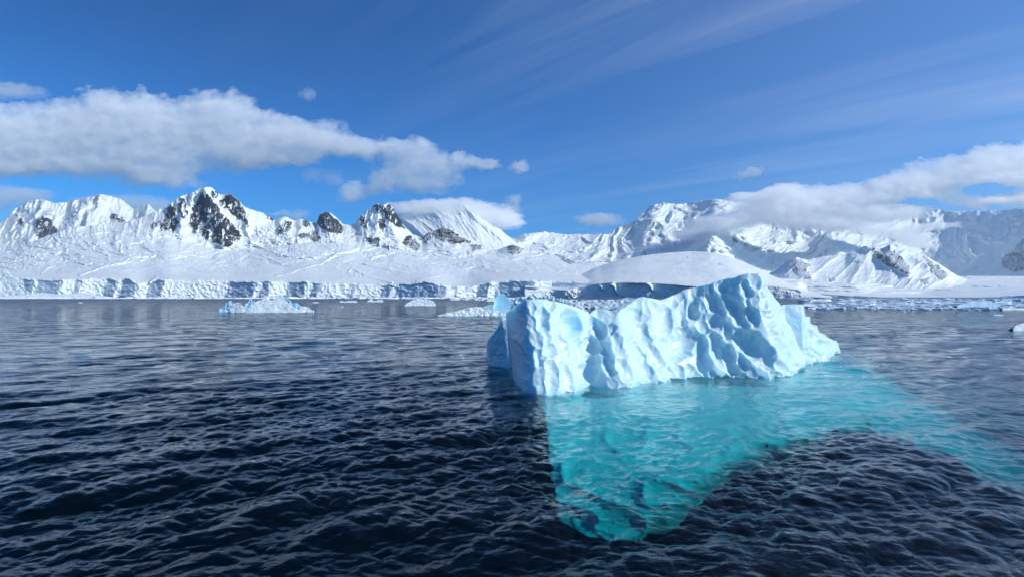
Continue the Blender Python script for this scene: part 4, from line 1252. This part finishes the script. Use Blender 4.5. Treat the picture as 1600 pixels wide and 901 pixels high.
cloud([(480, 148, 14, 12)], D_L, 260, MC_T, 'faint tiny wisp high above the long cumulus bank', seed=25.5, ns=(20, 16), noise=0.7)
cloud([(490, 272, 22, 12), (520, 280, 22, 14)], D_L, 260, MC_T, 'faint wisps below the right end of the long cumulus bank', seed=5.5, ns=(24, 16), noise=0.7)
cloud([(20, 143, 62, 13, 4), (-40, 140, 60, 14)], D_L, 420, MC_T, 'thin flat cloud alone at the upper left', seed=6.5, ns=(40, 16), noise=0.5)
cloud([(-40, 315, 90, 26), (30, 306, 60, 14), (-120, 300, 90, 30)], 12800, 700, MC_T, 'soft grey cloud resting behind the far-left snow peaks', seed=7.5, ns=(50, 20), noise=0.4)
cloud([(215, 318, 60, 14, 8), (160, 312, 50, 8), (250, 330, 30, 12)], 12800, 600, MC_T, 'pale cloud between the far-left peaks and the rock peak', seed=8.5, ns=(50, 20), noise=0.4)
cloud([(470, 336, 20, 9, -15), (440, 334, 24, 5)], 12800, 500, MC_T, 'little cloud puff behind the ridge between the rock peaks', seed=9.5, ns=(24, 12), noise=0.5)
cloud([(690, 322, 66, 11, 3), (750, 331, 50, 17, 10), (788, 343, 30, 17), (645, 328, 44, 9), (700, 334, 50, 8)], 7300, 800, MC_R, 'cloud cap over the snow mountain behind the twin peak', seed=10.5, ns=(44, 16), noise=0.35)
cloud([(940, 343, 36, 11, 3), (925, 345, 26, 8)], D_L, 1200, MC, 'small oval cloud left of the far pyramid peak', seed=11.5, ns=(26, 12), noise=0.45)
cloud([(1165, 272, 24, 9, -18), (1180, 268, 11, 9)], D_L, 700, MC, 'small slanted wisp above the left tip of the big right-hand cloud bank', seed=12.5, ns=(20, 12), noise=0.6)
cloud([(805, 312, 15, 10), (800, 328, 20, 11)], D_L, 700, MC_T, 'broken shreds above the snow mountain cap cloud', seed=13.5, ns=(16, 12), noise=0.8)
cloud([(1650, 268, 130, 42), (1540, 270, 110, 34, -8), (1450, 290, 90, 26, -12), (1370, 305, 90, 26, -12), (1290, 320, 90, 26, -8), (1210, 330, 70, 24, -5), (1180, 308, 50, 10, -5), (1240, 305, 60, 12, -5), (1130, 348, 60, 18, -15), (1085, 362, 40, 12, -15),
       (1290, 345, 80, 14), (1390, 330, 60, 20), (1560, 312, 60, 12, -5), (1640, 308, 70, 14)], 6500, 800, MC_R, 'broad white cloud bank draped across the far right-hand massif', seed=14.5, ns=(60, 26), noise=0.38,
      holes=[(1545, 297, 50, 8), (1420, 318, 26, 8)])
cloud([(1390, 365, 50, 11, 8), (1430, 380, 30, 9, 20), (1350, 358, 40, 9), (1460, 354, 50, 6, -5), (1425, 370, 30, 10)], 5700, 300, MC_R, 'trailing wisp of cloud hanging behind the low rocky peak', seed=15.5, ns=(40, 16), noise=0.5)
cloud([(1000, 388, 40, 4, -4), (1060, 374, 34, 7, -12)], 6000, 160, MC_T, 'thin mist strip low on the far massif', seed=16.5, ns=(40, 10), noise=0.4)

# ------------------------------------------------------------------ air
mh, g = new_mat('hazy_air')
v = g.n('ShaderNodeVolumePrincipled', ins={'Color': (0.60, 0.80, 1.0, 1), 'Density': 0.000026, 'Anisotropy': 0.2})
g.n('ShaderNodeOutputMaterial', ins={'Volume': v.outputs[0]})
hx, hy, z0, z1 = 17000, 12650, SEA_BOTTOM - 1.5, 2500
hv = [(sx_ * hx, sy_ * hy, z) for z in (z0, z1) for sx_, sy_ in ((-1, -1), (1, -1), (1, 1), (-1, 1))]
hq = [(0, 3, 2, 1), (4, 5, 6, 7), (0, 1, 5, 4), (1, 2, 6, 5), (2, 3, 7, 6), (3, 0, 4, 7)]
link('haze', mesh_np('haze', hv, hq, mh, smooth=False), kind='stuff', label='thin blue air haze over the bay')
